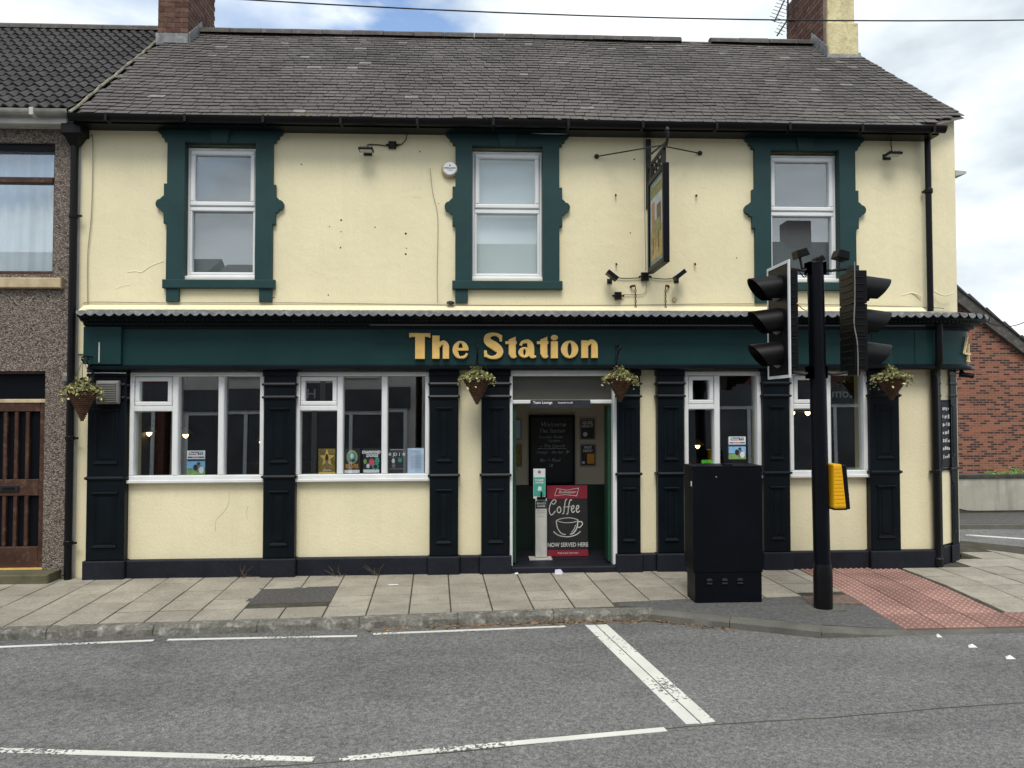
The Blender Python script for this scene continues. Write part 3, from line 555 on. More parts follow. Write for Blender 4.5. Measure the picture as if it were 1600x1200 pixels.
# ---- windows
def quad_frame(mb, x0, x1, z0, z1, w_, y0, y1, b=.008):
    mb.bbox(x0, x1, y0, y1, z0, z0 + w_, b); mb.bbox(x0, x1, y0 + .001, y1, z1 - w_, z1, b); mb.bbox(x0, x0 + w_, y0 + .002, y1, z0 + w_, z1 - w_, b); mb.bbox(x1 - w_, x1, y0 + .002, y1, z0 + w_, z1 - w_, b)
def pane(x0, x1, z0, z1, y, tilt, parent, m='glass'):
    dx = random.uniform(-.0025, .0025); t = math.tan(R(tilt)) * (z1 - z0)
    o = MB().add([(x0, y - dx, z0), (x1, y + dx, z0), (x1, y + dx + t, z1), (x0, y - dx + t, z1), (x0, y + .006 - dx, z0), (x1, y + .006 + dx, z0), (x1, y + .006 + dx + t, z1), (x0, y + .006 - dx + t, z1)],
             [(0, 3, 2, 1)[::-1], (4, 5, 6, 7)[::-1], (0, 1, 5, 4), (1, 2, 6, 5), (2, 3, 7, 6), (3, 0, 4, 7)]).build('pane', K[m], parent)
    return o
def ground_window(x0, x1, muls, vent_x):
    z0, z1 = GZ; f = MB(); quad_frame(f, x0, x1, z0, z1, .05, -.035, .09)
    f.bbox(x0 - .02, x1 + .02, -.06, .04, z0 - .035, z0 + .004, .008)
    cuts = [x0 + .05] + [c for m_ in muls for c in (m_ - .034, m_ + .034)] + [x1 - .05]
    for m_ in muls: f.bbox(m_ - .034, m_ + .034, -.031, .08, z0 + .05, z1 - .05, .01)
    wn = f.build('window', K['owhite'], pub)
    for k in range(0, len(cuts), 2):
        a, b = cuts[k], cuts[k + 1]
        if k == 0:
            zt = z0 + .83
            MB().bbox(a, b, -.029, .07, zt - .03, zt + .03, .008).build('transom', K['owhite'], wn)
            s = MB(); quad_frame(s, a + .006, b - .006, zt + .034, z1 - .056, .05, -.028, .05); s.build('vent_sash', K['owhite'], wn)
            pane(a + .05, b - .05, zt + .08, z1 - .10, .02, .9, wn); pane(a, b, z0 + .05, zt - .03, .03, 1.1, wn)
        else: pane(a, b, z0 + .05, z1 - .05, .03, 1.0 + random.uniform(-.25, .3), wn)
ground_window(*GW[0], (-3.49, -2.963), 0); ground_window(*GW[1], (-1.583, -1.062), 0); ground_window(*GW[2], (2.931,), 0); ground_window(*GW[3], (4.305,), 0)
for k, (a, b) in enumerate(UW):
    z0, z1 = UZ; f = MB(); quad_frame(f, a, b, z0, z1, .03, .06, .15); zm = 4.335
    f.bbox(a + .03, b - .03, .055, .15, zm - .03, zm + .025, .008); f.bbox(a - .02, b + .02, .0, .14, z0 - .03, z0 + .006, .006)
    f.bbox(a + .03, b - .03, .058, .14, z0 + .03, z0 + .06, .008).bbox(a + .03, a + .055, .059, .14, z0 + .06, zm - .03, .006).bbox(b - .055, b - .03, .059, .14, z0 + .06, zm - .03, .006)
    wn = f.build('window', K['white'], pub)
    s = MB(); quad_frame(s, a + .032, b - .032, zm + .028, z1 - .032, .055, .04, .12, .012); s.build('sash', K['white'], wn)
    pane(a + .085, b - .085, zm + .08, z1 - .085, .085, (.5, .2, .3)[k], wn, 'glassu'); pane(a + .055, b - .055, z0 + .06, zm - .03, .10, (.9, .3, .5)[k], wn, 'glassu')
    MB().box(a - .03, b + .03, .20, .21, z0, z1 + .03).build('blind', K[('blindg', 'blind', 'blindg')[k]], wn)
# ---- stone surrounds of the upper windows
for k, (a, b) in enumerate(UW):
    cx = (a + b) / 2; hw = (b - a) / 2
    L_ = [(.06, 3.47), (.225, 3.47)]        # half outline (distance outside opening, z) going up the outer side
    def side(sg):
        e = lambda d, z: (cx + sg * (hw + d), z)
        o = [e(.0, 3.47), e(.20, 3.47), e(.20, 4.13), e(.235, 4.13), e(.235, 4.27)]
        o += [e(.265, 4.275), e(.275, 4.30)] + [e(.275 + .055 * math.sin(t), 4.36 - .06 * math.cos(t)) for t in [math.pi * j / 8 for j in range(9)]] + [e(.275, 4.425), e(.25, 4.45), e(.235, 4.46)]
        o += [e(.235, 4.60), e(.20, 4.60), e(.20, 5.105), e(.235, 5.105), e(.235, 5.14), e(.265, 5.15), e(.275, 5.185), e(.30, 5.20), e(.325, 5.235), e(.335, 5.30), e(.335, 5.325)]
        o += [e(-.001 - hw + .0, 5.325), e(-hw, 5.10), e(0, 5.10)]
        return o
    su = MB().prism(side(-1), -.05, .06); su.prism(side(1), -.05, .06)
    so_ = su.build('window_surround', K['green'], pub)
    MB().bbox(a - .235, b + .235, -.075, .05, 3.365, 3.468, .01).build('sill', K['green'], so_)
    br = [(a - .20, a - .05), (b + .05, b + .20)] if k == 0 else ([(a - .20, a - .05)] if k == 1 else [(a - .20, a - .05), (b + .05, b + .20)])
    for p_, q_ in br: MB().bbox(p_, q_, -.045, .01, 3.21, 3.364, .006).build('sill_bracket', K['green'], so_)
    MB().prism([(cx - .09, 5.085), (cx + .09, 5.085), (cx + .125, 5.32), (cx - .125, 5.32)], -.078, -.045).build('keystone', K['green'], so_, bevel=.006)
# ---- pilasters
def pilaster(x0, x1, T=None):
    g = (lambda mb: mb) if T is None else T
    c = MB(); c.bbox(x0, x1, -.09, .02, .21, 2.40, .012)
    for z in (2.235, 2.084, 1.158): c.sweep([(x0 - .0, -.088), (x1 + .0, -.088)], [(0, z - .022), (.018, z - .020), (.028, z), (.018, z + .02), (0, z + .022)]); c.box(x0 - .02, x1 + .02, -.104, .015, z - .012, z + .012)
    c.bbox(x0 - .012, x1 + .012, -.105, .015, 2.33, 2.402, .01)
    o = g(c).build('pilaster', K['navy'], pub)
    for z0, z1 in ((1.33, 1.95), (.37, .985)):
        p_ = MB(); xa, xb = x0 + .085, x1 - .085
        if xb - xa < .12: xa, xb = x0 + .07, x1 - .07
        quad_frame(p_, xa, xb, z0, z1, .022, -.103, -.085, .008); p_.bbox(xa + .045, xb - .045, -.098, -.085, z0 + .045, z1 - .045, .008); p_.bbox(xa - .015, xb + .015, -.118, -.085, z1 - .012, z1 + .014, .008); p_.bbox(xa - .008, xb + .008, -.112, -.085, z0 - .014, z0 + .008, .008)
        g(p_).build('panel', K['navy'], o)
    b = MB(); b.bbox(x0 - .02, x1 + .02, -.125, .02, -.12, .212, .012); g(b).build('base_block', K['plinth'], o)
for a, b in ((-4.46, -4.03), (-2.455, -2.09), (-.525, -.19), (.083, .42), (1.70, 1.98), (2.19, 2.51), (3.475, 3.80), (4.79, 5.16)): pilaster(a, b)
cd = Vector((.54, .38)).normalized()
def on_corner(mb):                   # x measured along the chamfer from its near edge, y outward
    mb.v = [(5.66 + cd.x * x - cd.y * y * -1 * -1 if False else 5.66 + cd.x * x - y * -cd.y, .02 + cd.y * x + y * cd.x, z) for x, y, z in mb.v]; return mb
pilaster(.02, .19, on_corner); pilaster(.47, .65, on_corner)
t = MB(); t.box(.20, .46, -.03, .0, .21, .235); on_corner(t).build('corner_sill', K['navy'], pub)
pl = MB()
segs = [(-4.03, -2.455), (-2.09, -.525), (-.19, .083), (1.98, 2.19), (2.51, 3.475), (3.80, 4.79), (5.16, 5.66)]
for a, b in segs: MB().bbox(a + .02, b - .02 if b < 5.6 else b, -.075, .03, -.12, .205, .012).build('plinth', K['plinth'], pub)
t = MB(); t.bbox(.21, .45, -.06, .02, -.12, .20); on_corner(t).build('plinth', K['plinth'], pub)
# ---- fascia, mouldings, cornice following the rounded corner
FP = [(-4.42, -.14), (-3, -.14), (0, -.14), (3, -.14), (5.2, -.14)] + cr([(5.45, -.138), (5.72, -.115), (5.96, -.05), (6.12, .05), (6.21, .22), (6.24, .45), (6.22, .75)], 4)
fas = MB().sweep(FP, [(0, 2.45), (0, 2.905), (-.25, 2.905), (-.25, 2.45)][::-1]).build('fascia', K['fgreen'], pub, True)
MB().sweep(FP, [(-.13, 2.40), (.03, 2.40), (.05, 2.415), (.05, 2.44), (.03, 2.455), (.012, 2.462), (-.13, 2.46)][::-1]).build('fascia_moulding', K['navy'], fas, True)
MB().box(-4.47, -4.05, -.185, -.13, 2.47, 2.90).build('fascia_end_block', K['fgreen'], fas)
MB().box(4.80, 4.815, -.146, -.13, 2.47, 2.90).box(5.33, 5.345, -.146, -.13, 2.47, 2.90).build('fascia_joint', K['fgreen'], fas)
MB().box(-4.30, -4.285, -.187, -.184, 2.49, 2.72).build('bare_streak', K['ogrey'], fas)
CP = [(-4.46, -.14)] + FP[1:]
corn = MB().sweep(CP, [(-.1, 2.88), (.015, 2.88), (.03, 2.905), (.07, 2.915), (.08, 2.94), (.14, 2.955), (.17, 2.985), (.215, 2.995), (.225, 3.045), (-.1, 3.05)][::-1]).build('cornice', K['navy'], pub, True)
# dentil row under the cornice
dn = MB(); pts = along(CP, .05)
for a, b in zip(pts, pts[1:]):
    if math.dist(a, b) < .03: continue
    d = Vector((b[0] - a[0], b[1] - a[1])).normalized(); nn = Vector((d.y, -d.x)); a = Vector(a)
    dn.add([(*(a + d * u + nn * o), z) for o, z in ((.09, 2.945), (.155, 2.955), (.155, 2.985), (.09, 2.985)) for u in (.008, .034)], [(0, 1, 3, 2), (2, 3, 5, 4), (0, 2, 4, 6), (1, 7, 5, 3)])
dn.build('dentil_row', K['navy'], corn, kind='stuff')
MB().box(-1.2, 5.35, -.335, -.30, 2.90, 2.915).build('light_trough', K['iron'], corn)
# lead flashing: scalloped edge sheets
def flash(path, k0, k1):
    mb = MB(); seg = path[k0:k1 + 1]
    for i in range(len(seg) - 1):
        a, b = Vector(seg[i]), Vector(seg[i + 1]); d = (b - a).normalized(); nn = Vector((d.y, -d.x)); w_ = (b - a).length
        f_ = random.uniform(-.004, .004)
        for q in range(6):
            t0, t1 = q / 6, (q + 1) / 6; s0, s1 = .030 * abs(math.sin(math.pi * t0)), .030 * abs(math.sin(math.pi * t1))
            p0, p1 = a + d * w_ * t0, a + d * w_ * t1
            z_ = 3.058 + .006 * math.sin(math.pi * (t0 + t1) / 2)
            mb.add([(*(p0 + nn * .245), 3.032 - s0 + f_), (*(p1 + nn * .245), 3.032 - s1 + f_), (*(p1 + nn * .235), z_), (*(p0 + nn * .235), z_), (*(p1 + nn * -.12), 3.125), (*(p0 + nn * -.12), 3.125)], [(0, 1, 2, 3), (3, 2, 4, 5)])
    return mb
fp = along([(p[0], p[1]) for p in CP], .105)
for k in range(0, len(fp) - 1, 8): flash(fp, k, min(k + 8, len(fp) - 1)).build('flashing_sheet', K['lead'], corn)
# ---- gold lettering (each letter a part)
ZK = 2.223 / ((935 - 640) * 4.706)
def lx(u): return -.758 + (u - 93) * ZK
def lz(v): return 2.826 - (v - 99) * ZK * 1.005
class Letter:
    def __init__(s): s.p = []
    def poly(s, *pts): s.p.append(('p', pts)); return s
    def rect(s, a, b, c, d): return s.poly((a, b), (c, b), (c, d), (a, d))
    def rib(s, *pts): s.p.append(('r', pts)); return s
    def ring(s, cx, cy, ro, so, ri, si, a0=0, a1=360): s.p.append(('o', (cx, cy, ro, so, ri, si, a0, a1))); return s
    def emit(s, grow, y0, y1):
        mb = MB()
        for k, (t_, q) in enumerate(s.p):
            f0 = y0 - .0012 * k
            if t_ == 'p':
                c_ = (sum(a[0] for a in q) / len(q), sum(a[1] for a in q) / len(q))
                e = [(lx(x + math.copysign(grow, x - c_[0])), lz(z + math.copysign(grow, z - c_[1]))) for x, z in q]; mb.prism(e, f0, y1)
            elif t_ == 'r': mb.ribbon([(lx(x), lz(z), (w_ + 2 * grow) * ZK) for x, z, w_ in q], f0, y1)
            else:
                cx, cy, ro, so_, ri, si, a0, a1 = q; n_ = 28; ro += grow; so_ += grow; ri -= grow; si -= grow
                A = [math.radians(a0 + (a1 - a0) * j / n_) for j in range(n_ + 1)]
                for j in range(n_):
                    o = [(lx(cx + r_ * math.cos(a)), lz(cy - h_ * math.sin(a))) for r_, h_, a in ((ro, so_, A[j]), (ro, so_, A[j + 1]), (ri, si, A[j + 1]), (ri, si, A[j]))]
                    mb.prism(o, f0, y1)
        return mb
def tt(x): return Letter().poly((x + 25, 146), (x + 71, 124), (x + 71, 262), (x + 25, 250)).rect(x, 158, x + 78, 174).rib((x + 42, 240, 34), (x + 48, 262, 28), (x + 62, 270, 18), (x + 78, 262, 9))
LET = [Letter().rect(93, 99, 241, 121).rect(137, 119, 201, 282).rect(93, 119, 99, 127).rect(235, 119, 241, 127),
       Letter().rect(261, 117, 308, 281).rib((305, 200, 14), (318, 176, 24), (340, 168, 32), (356, 186, 38), (358, 210, 40)).rect(338, 205, 378, 281),
       Letter().ring(465, 219, 55, 63, 20, 52, 30, 300).ring(465, 219, 55, 63, 20, 52, 0, 30).rect(440, 208, 519, 222).rib((478, 276, 16), (500, 266, 14), (514, 244, 9)),
       Letter().rib((762, 152, 10), (748, 116, 20), (705, 104, 20), (664, 122, 38), (668, 160, 52), (720, 195, 58), (752, 228, 46), (742, 262, 34), (700, 276, 18), (660, 264, 18), (643, 232, 10)).poly((748, 112), (766, 112), (766, 154), (754, 154)).poly((639, 226), (653, 226), (660, 270), (641, 268)),
       tt(796), Letter().rib((905, 188, 14), (920, 164, 18), (958, 158, 26), (978, 182, 40), (982, 215, 42)).rect(962, 205, 1003, 262).rib((980, 250, 34), (990, 268, 22), (1019, 268, 10)).ring(934, 238, 42, 37, 12, 26), tt(1029),
       Letter().rect(1132, 158, 1178, 278).ring(1155, 129, 23, 18, 1, 1), Letter().ring(1268, 216, 61, 63, 19, 50), Letter().rect(1357, 152, 1402, 276).rib((1398, 188, 14), (1412, 168, 24), (1432, 160, 32), (1450, 178, 40), (1452, 205, 42)).rect(1431, 200, 1474, 276)]
for Lt in LET:
    o = Lt.emit(3.2, -.170, -.138).build('letter', K['golde'], fas); Lt.emit(-1.2, -.185, -.16).build('letter_face', K['gold'], o)
    Lt.emit(5.5, -.150, -.1385).build('letter_backing', K['black'], o)
# figure 4 on the corner
fo = MB(); c4 = (6.10, .0)
def f4(u, v, o=0.): d = Vector((.83, .56)); nn = Vector((.56, -.83)); p_ = Vector((6.035, -.012)) + d * u + nn * o; return (p_.x, p_.y, v)
def bar4(pts, w_, o0, o1):
    for (a, b) in zip(pts, pts[1:]):
        t_ = Vector((b[0] - a[0], b[1] - a[1])).normalized(); n_ = Vector((-t_.y, t_.x)) * w_
        q = [(a[0] + n_.x, a[1] + n_.y), (a[0] - n_.x, a[1] - n_.y), (b[0] - n_.x, b[1] - n_.y), (b[0] + n_.x, b[1] + n_.y)]
        fo.add([f4(x, z, o0) for x, z in q] + [f4(x, z, o1) for x, z in q], [(0, 1, 2, 3), (7, 6, 5, 4), (0, 4, 5, 1), (1, 5, 6, 2), (2, 6, 7, 3), (3, 7, 4, 0)])
bar4([(.03, 2.81), (-.06, 2.595), (.10, 2.595)], .010, .012, .034); bar4([(.05, 2.72), (.05, 2.51)], .011, .011, .036); bar4([(.015, 2.505), (.085, 2.505)], .009, .0125, .033)
fo.build('house_number', K['golde'], fas)
# ---- door frame, threshold
df = MB(); df.bbox(.40, .455, -.06, .25, .08, 2.33, .008).bbox(1.655, 1.71, -.06, .25, .08, 2.33, .008).bbox(.40, 1.71, -.065, .25, 2.33, 2.40, .008)
dfo = df.build('door_frame', K['owhite'], pub); MB().bbox(.456, 1.654, -.01, .08, 1.998, 2.045, .008).build('transom', K['owhite'], dfo)
MB().bbox(.456, 1.654, .03, .06, 2.046, 2.329, .004).build('transom_panel', mat('obscured_panel', (.085, .082, .07), .35, .08, 3, spec=.3), dfo)
MB().box(.46, .50, .05, .29, .1, 1.98).build('door_jamb', K['dgreen'], dfo); MB().box(1.61, 1.65, .05, .29, .1, 1.98).build('door_jamb', K['dgreen'], dfo)
MB().bbox(.42, 1.69, -.10, .30, -.1, .075, .015).build('threshold', K['plinth'], dfo)
# ---- roof
EY, EZ, RY, RZ = -.24, 5.335, 2.55, 7.66
sl_ = Vector((0, RY - EY, RZ - EZ)); SLn = sl_.length; su_ = sl_.normalized(); sn = Vector((0, -su_.z, su_.y))
def roof_pt(x, s_): return Vector((x, EY + su_.y * s_, EZ + su_.z * s_))
def x_right(s_):
    if s_ < .36: return 5.36 + .76 * s_ / .36
    return 6.12 + (5.78 - 6.12) * (s_ - .36) / (SLn - .36)
dk = MB(); dk.add([(-4.62, EY, EZ - .03), (5.36, EY, EZ - .03), (6.10, .0, EZ + .20), (5.76, RY, RZ - .03), (-4.62, RY, RZ - .03), (-4.62, 5.4, EZ - .03), (5.7, 5.4, EZ - .03)], [(0, 1, 2, 3, 4), (4, 3, 6, 5)])
roof = dk.build('roof', K['slate'], pub)
rest = MB(); ns = 0; gauge = .118; pal = MB(); npale = 0; smesh = {}
rows = int(SLn / gauge)
for r_ in range(rows + 1):
    s0 = r_ * gauge; xr = x_right(s0 + .03); x = -4.62 + random.uniform(0, .12); first = True
    while x < xr - .03:
        wd = random.choice((.13, .15, .165, .18, .20)) + random.uniform(-.012, .012); xe = min(x + wd, xr)
        ln = min(gauge * 1.55, SLn - s0 + .05); lift = .012 + random.uniform(0, .006); tw = random.gauss(0, .006); sag = .010 * math.sin(x * .9 + 1) + .006 * math.sin(x * 2.3)
        g_ = .0035
        def P(xx, ss, h): q = roof_pt(xx, s0 + ss) + sn * (h + sag); return (q.x, q.y, q.z)
        a, b = x + g_, xe - g_; dn_ = random.gauss(0, .004)
        V = [P(a, dn_, lift + .009), P(b, dn_ + tw, lift + .009), P(b, ln, .006), P(a, ln, .006), P(a, dn_, lift), P(b, dn_ + tw, lift), P(b, ln, -.002), P(a, ln, -.002)]
        F_ = [(0, 1, 2, 3), (4, 5, 1, 0), (5, 6, 2, 1), (7, 4, 0, 3)]
        pale = random.random() < .018
        if ns < 300:
            MB().add(V, F_).build('slate', K['pslate'] if pale and random.random() < .6 else K['slate'], roof)
        else: (pal if pale else rest).add(V, F_)
        ns += 1; x = xe
rest.build('upper_slates', K['slate'], roof, kind='stuff'); pal.build('pale_slates', K['pslate'], roof, kind='stuff')
x = -4.15
while x < 5.3:
    wd = .46
    if not (3.02 < x + wd / 2 < 3.50):
        rt = MB(); n_ = 7; k = []
        for e in (x + .004, x + wd - .004):
            k += [(e, RY + .13 * math.sin(q), RZ - .03 + .10 * math.cos(q) + random.uniform(-.004, .004)) for q in [math.radians(-95 + 190 * j / (n_ - 1)) for j in range(n_)]]
        rt.add(k, [(j, j + 1, n_ + j + 1, n_ + j) for j in range(n_ - 1)] + [tuple(range(n_))[::-1], tuple(range(n_, 2 * n_))]); rt.build('ridge_tile', K['ridge'], roof, True)
    x += wd
vm = MB(); pts = [roof_pt(-4.63, SLn * t / 24) + sn * (.012 + random.uniform(0, .018)) + Vector((random.uniform(-.012, .012), 0, 0)) for t in range(24)]
vm.tube(pts, .018, 6); vm.build('verge_mortar', K['mortar'], roof)
ms = MB()
for k in range(150):
    x = random.choice((random.uniform(-2.5, -1.9), random.uniform(-2.5, -1.9), random.uniform(-3.2, 1.5))); z = EZ + .005 + random.uniform(-.02, .01); s0 = random.uniform(.01, .03)
    ms.lathe([(.001, -s0 * .5), (s0, -.2 * s0), (s0 * .8, s0 * .4), (.001, s0 * .6)], (x, EY - .015 + random.uniform(-.02, .02), z), 5)
ms.build('gutter_moss', K['moss'], roof, kind='stuff')
# gutter
gu = MB(); pr = [(-.058 * math.cos(q), -.058 * math.sin(q)) for q in [math.pi * j / 8 for j in range(9)]]
vs_ = []
for x in (-4.62, 5.66): vs_ += [(x, EY - .045 + a, 5.315 + b_ * 1.3) for a, b_ in pr] + [(x, EY - .045 + a * .9, 5.315 + b_ * 1.2) for a, b_ in pr[::-1]]
gu.add(vs_, [(j, j + 1, 18 + j + 1, 18 + j) for j in range(17)] + [(17, 0, 18, 35), tuple(range(18))[::-1], tuple(range(18, 36))]); gut = gu.build('gutter', K['black'], pub, True)
MB().box(-4.6, 5.62, -.23, -.003, 5.235, 5.30).build('soffit_board', K['navy'], gut)
for k in range(12): x = -4.2 + k * .88; MB().box(x, x + .03, EY - .11, -.23, 5.235, 5.25).box(x, x + .03, EY - .112, EY - .104, 5.235, 5.32).build('gutter_bracket', K['black'], gut)
# downpipes
dp = MB().tube([(5.58, -.06, 5.29), (5.585, -.06, 3.12)], .036, 12).tube([(5.60, -.20, 3.0), (5.60, -.20, 2.50), (5.60, -.18, 2.44), (5.61, -.07, 2.36), (5.62, -.06, 2.28), (5.63, -.06, .0)], .042, 12)
dpo = dp.build('downpipe', K['black'], pub, True)
for z in (4.6, 1.15): MB().lathe([(.044, -.03), (.048, -.02), (.048, .02), (.044, .03)], (5.585 + (.04 if z < 2 else 0), -.06, z), 12).box(5.53 + (.04 if z < 2 else 0), 5.64 + (.04 if z < 2 else 0), -.06, .0, z - .012, z + .012).build('pipe_collar', K['black'], dpo)
MB().lathe([(.05, 0), (.056, .02), (.056, .1), (.045, .12)], (5.63, -.06, .0), 12).build('pipe_shoe', K['black'], dpo)
dp = MB().tube([(-4.66, -.07, 5.2), (-4.66, -.07, .0)], .042, 12); dpo = dp.build('downpipe', K['black'], pub, True)
MB().bbox(-4.76, -4.53, -.20, .0, 5.13, 5.25, .01).add([(-4.74, -.18, 5.13), (-4.55, -.18, 5.13), (-4.55, -.01, 5.13), (-4.74, -.01, 5.13), (-4.70, -.11, 5.02), (-4.62, -.11, 5.02), (-4.62, -.03, 5.02), (-4.70, -.03, 5.02)], [(0, 4, 5, 1), (1, 5, 6, 2), (2, 6, 7, 3), (3, 7, 4, 0), (4, 7, 6, 5)]).build('hopper', K['black'], dpo)
for z in (4.2, 1.62, .42): MB().lathe([(.048, -.025), (.052, -.02), (.052, .02), (.048, .025)], (-4.66, -.07, z), 12).box(-4.64, -4.56, -.09, -.075, z - .012, z + .012).build('pipe_collar', K['black'], dpo)
for pts, m_, r_ in ((((358, 770), (356, 790), (345, 805), (337, 815), (337, 830)), 'bpale', .0011), (((388, 790), (385, 800), (387, 812)), 'bpale', .001), (((200, 425), (212, 424), (222, 425), (232, 418), (240, 414), (256, 408)), 'cream', .008), (((180, 452), (192, 447), (205, 445)), 'cream', .006), (((1408, 462), (1425, 458), (1440, 464)), 'cream', .008), (((1458, 455), (1475, 462), (1490, 458)), 'cream', .008)):   # hairline cracks and proud filler ridges
    y_ = .019 if pts[0][1] > 600 else .002; MB().tube(cr([(at(a, b, y_)[0], y_, at(a, b, y_)[1]) for a, b in pts], 4), r_, 5).build('crack' if m_ == 'bpale' else 'filler_ridge', K[m_], pub, True)
# chimneys, brick by brick
bmesh_ = {}
def brick_mesh(dx, dy, m):
    k = (round(dx, 3), round(dy, 3), m)
    if k not in bmesh_:
        mb = MB(); mb.box(-dx / 2, dx / 2, -dy / 2, dy / 2, -.0325, .0325); bmesh_[k] = mb.mesh('brick', K[m], shear=False)
    return bmesh_[k]
BV = []
for k in range(5):
    f_ = random.uniform(.6, 1.3); K['brick%d' % k] = mat('chimney_brick', (.115 * f_, .060 * f_ * random.uniform(.85, 1.15), .046 * f_), .85, .3, 12, .6, 50, .2)
def chimney(x0, x1, y0, y1, z0, z1, front=None):
    c = MB().box(x0 + .008, x1 - .008, y0 + .008, y1 - .008, z0 - .6, z1).build('chimney', K['bpale'], pub)
    r_ = 0; z = z0
    while z < z1 - .05:
        off = .1125 if r_ % 2 else 0
        for fc in ('f', 's0', 's1'):
            if fc == 'f' and front: continue
            a0, a1 = (x0, x1) if fc == 'f' else (y0 + .105, y1); u = a0 - off if fc == 'f' else a0 - (.1125 - off)
            while u < a1 - .02:
                e0, e1 = max(u, a0), min(u + .215, a1); u += .225
                if e1 - e0 < .03: continue
                mk = 'brick%d' % random.randrange(5)
                if fc == 'f': piece('brick', brick_mesh(e1 - e0, .105, mk), c, Matrix.Translation(((e0 + e1) / 2, y0 + .0525, z + .0325)))
                else:
                    if (fc == 's0') != (x0 > 0): continue
                    xx = x0 + .0525 if fc == 's0' else x1 - .0525; piece('brick', brick_mesh(.105, e1 - e0, mk), c, Matrix.Translation((xx, (e0 + e1) / 2, z + .0325)))
        z += .075; r_ += 1
    return c
ch = chimney(-4.60, -4.17, 2.06, 3.2, 7.05, 8.55)
MB().box(-4.62, -4.15, 2.03, 2.07, 7.22, 7.40).add([(-4.16, 2.03, 7.24), (-4.16, 2.55, 7.68), (-4.16, 2.55, 7.83), (-4.16, 2.03, 7.40), (-4.14, 2.03, 7.24), (-4.14, 2.55, 7.68), (-4.14, 2.55, 7.83), (-4.14, 2.03, 7.40)], [(4, 5, 6, 7), (3, 2, 1, 0), (0, 1, 5, 4), (2, 3, 7, 6), (3, 0, 4, 7), (1, 2, 6, 5)]).build('flashing', K['lead'], ch)
ch = chimney(5.31, 5.74, 2.05, 3.5, 7.05, 8.75, front=True)
MB().bbox(5.335, 5.75, 2.03, 2.2, 7.75, 8.75, .01).build('painted_front', K['cbrick'], ch, bevel=.02); MB().bbox(5.325, 5.80, 2.00, 2.25, 7.24, 7.76, .02).build('painted_base', K['cbrick'], ch, bevel=.025)
MB().add([(5.30, 1.98, 7.20), (5.83, 1.98, 7.20), (5.83, 2.02, 7.30), (5.30, 2.02, 7.30)], [(0, 1, 2, 3)]).add([(5.295, 1.99, 7.20), (5.295, 2.55, 7.68), (5.295, 2.52, 7.84), (5.295, 1.99, 7.38), (5.31, 1.99, 7.20), (5.31, 2.55, 7.68), (5.31, 2.52, 7.84), (5.31, 1.99, 7.38)], [(3, 2, 1, 0)[::-1], (4, 5, 6, 7)[::-1], (0, 1, 5, 4), (2, 3, 7, 6), (3, 0, 4, 7), (1, 2, 6, 5)]).build('flashing', K['lead'], ch)
# drill holes and rust spots left in the render
for px, py, r_ in ((533, 344, .012), (533, 362, .007), (532, 387, .010), (515, 354, .007), (586, 355, .008), (634, 365, .014), (634, 397, .012), (635, 388, .007), (471, 257, .009), (656, 237, .009), (685, 318, .006), (513, 461, .009), (428, 465, .009), (991, 249, .010), (985, 364, .008), (1151, 403, .008)):
    x, z = at(px, py); MB().lathe([(r_ * .6, -.002), (r_, .001), (r_ * .3, .003)], (x, 0, z), 8, 'y').build('drill_hole', K['iron'], pub)

# ================================================================== THINGS ON THE FRONT
def floodlight(x, z, lbl, ang=0, y=-.16):
    t = thing('floodlight', lbl, 'floodlight', (x, y, z - .03), 'small black floodlights on the pub front')
    MB().bbox(x - .085, x + .085, y - .07, y + .07, z - .014, z + .016, .01).build('housing', K['black'], t, bevel=.006); MB().box(x - .07, x + .07, y - .055, y + .055, z - .0175, z - .0141).build('lens', K['ogrey'], t)
    for q in range(5): MB().box(x - .06 + q * .03, x - .054 + q * .03, y - .04, y + .05, z + .0165, z + .032).build('cooling_fin', K['black'], t)
    MB().box(x - .012, x + .012, y + .07, 0, z + .0, z + .012).box(x - .05, x + .05, -.012, 0, z - .02, z + .05).build('bracket', K['iron'], t)
floodlight(*at(572, 234, -.16), 'black floodlight under the eaves beside the round alarm bell'); floodlight(*at(1396, 241, -.16), 'black floodlight under the eaves beside the right downpipe')
def spot(px, py, s, lbl):
    x, z = at(px, py, -.16); t = thing('floodlight', lbl, 'floodlight', (x, -.16, z - .05), 'small black floodlights on the pub front')
    c, q = math.cos(R(38)) * s, math.sin(R(38))
    def P(u, v, w_): return (x + c * u * s * s - q * v * s * 1 if False else x + s * (math.cos(R(38)) * u - q * v), -.16 + w_, z + q * u + math.cos(R(38)) * v)
    for nm, u0, u1, v0, v1, w0, w1, m_ in (('housing', -.075, .075, -.022, .028, -.06, .06, 'black'), ('lens', -.062, .062, .0285, .034, -.05, .05, 'card')):
        MB().add([P(a, b_, c_) for c_ in (w0, w1) for a, b_ in ((u0, v0), (u1, v0), (u1, v1), (u0, v1))], [(0, 1, 2, 3), (7, 6, 5, 4), (0, 4, 5, 1), (1, 5, 6, 2), (2, 6, 7, 3), (3, 7, 4, 0)]).build(nm, K[m_], t)
    MB().tube([(x, -.1, z - .02), (x, -.03, z - .04), (x, 0, z - .04)], .012, 6).box(x - .03, x + .03, -.01, 0, z - .07, z - .01).build('bracket', K['iron'], t)
spot(956, 431, -1, 'tilted black spotlight below the hanging sign, on the alarm bell side'); spot(1062, 430, 1, 'tilted black spotlight below the hanging sign, on the downpipe side')
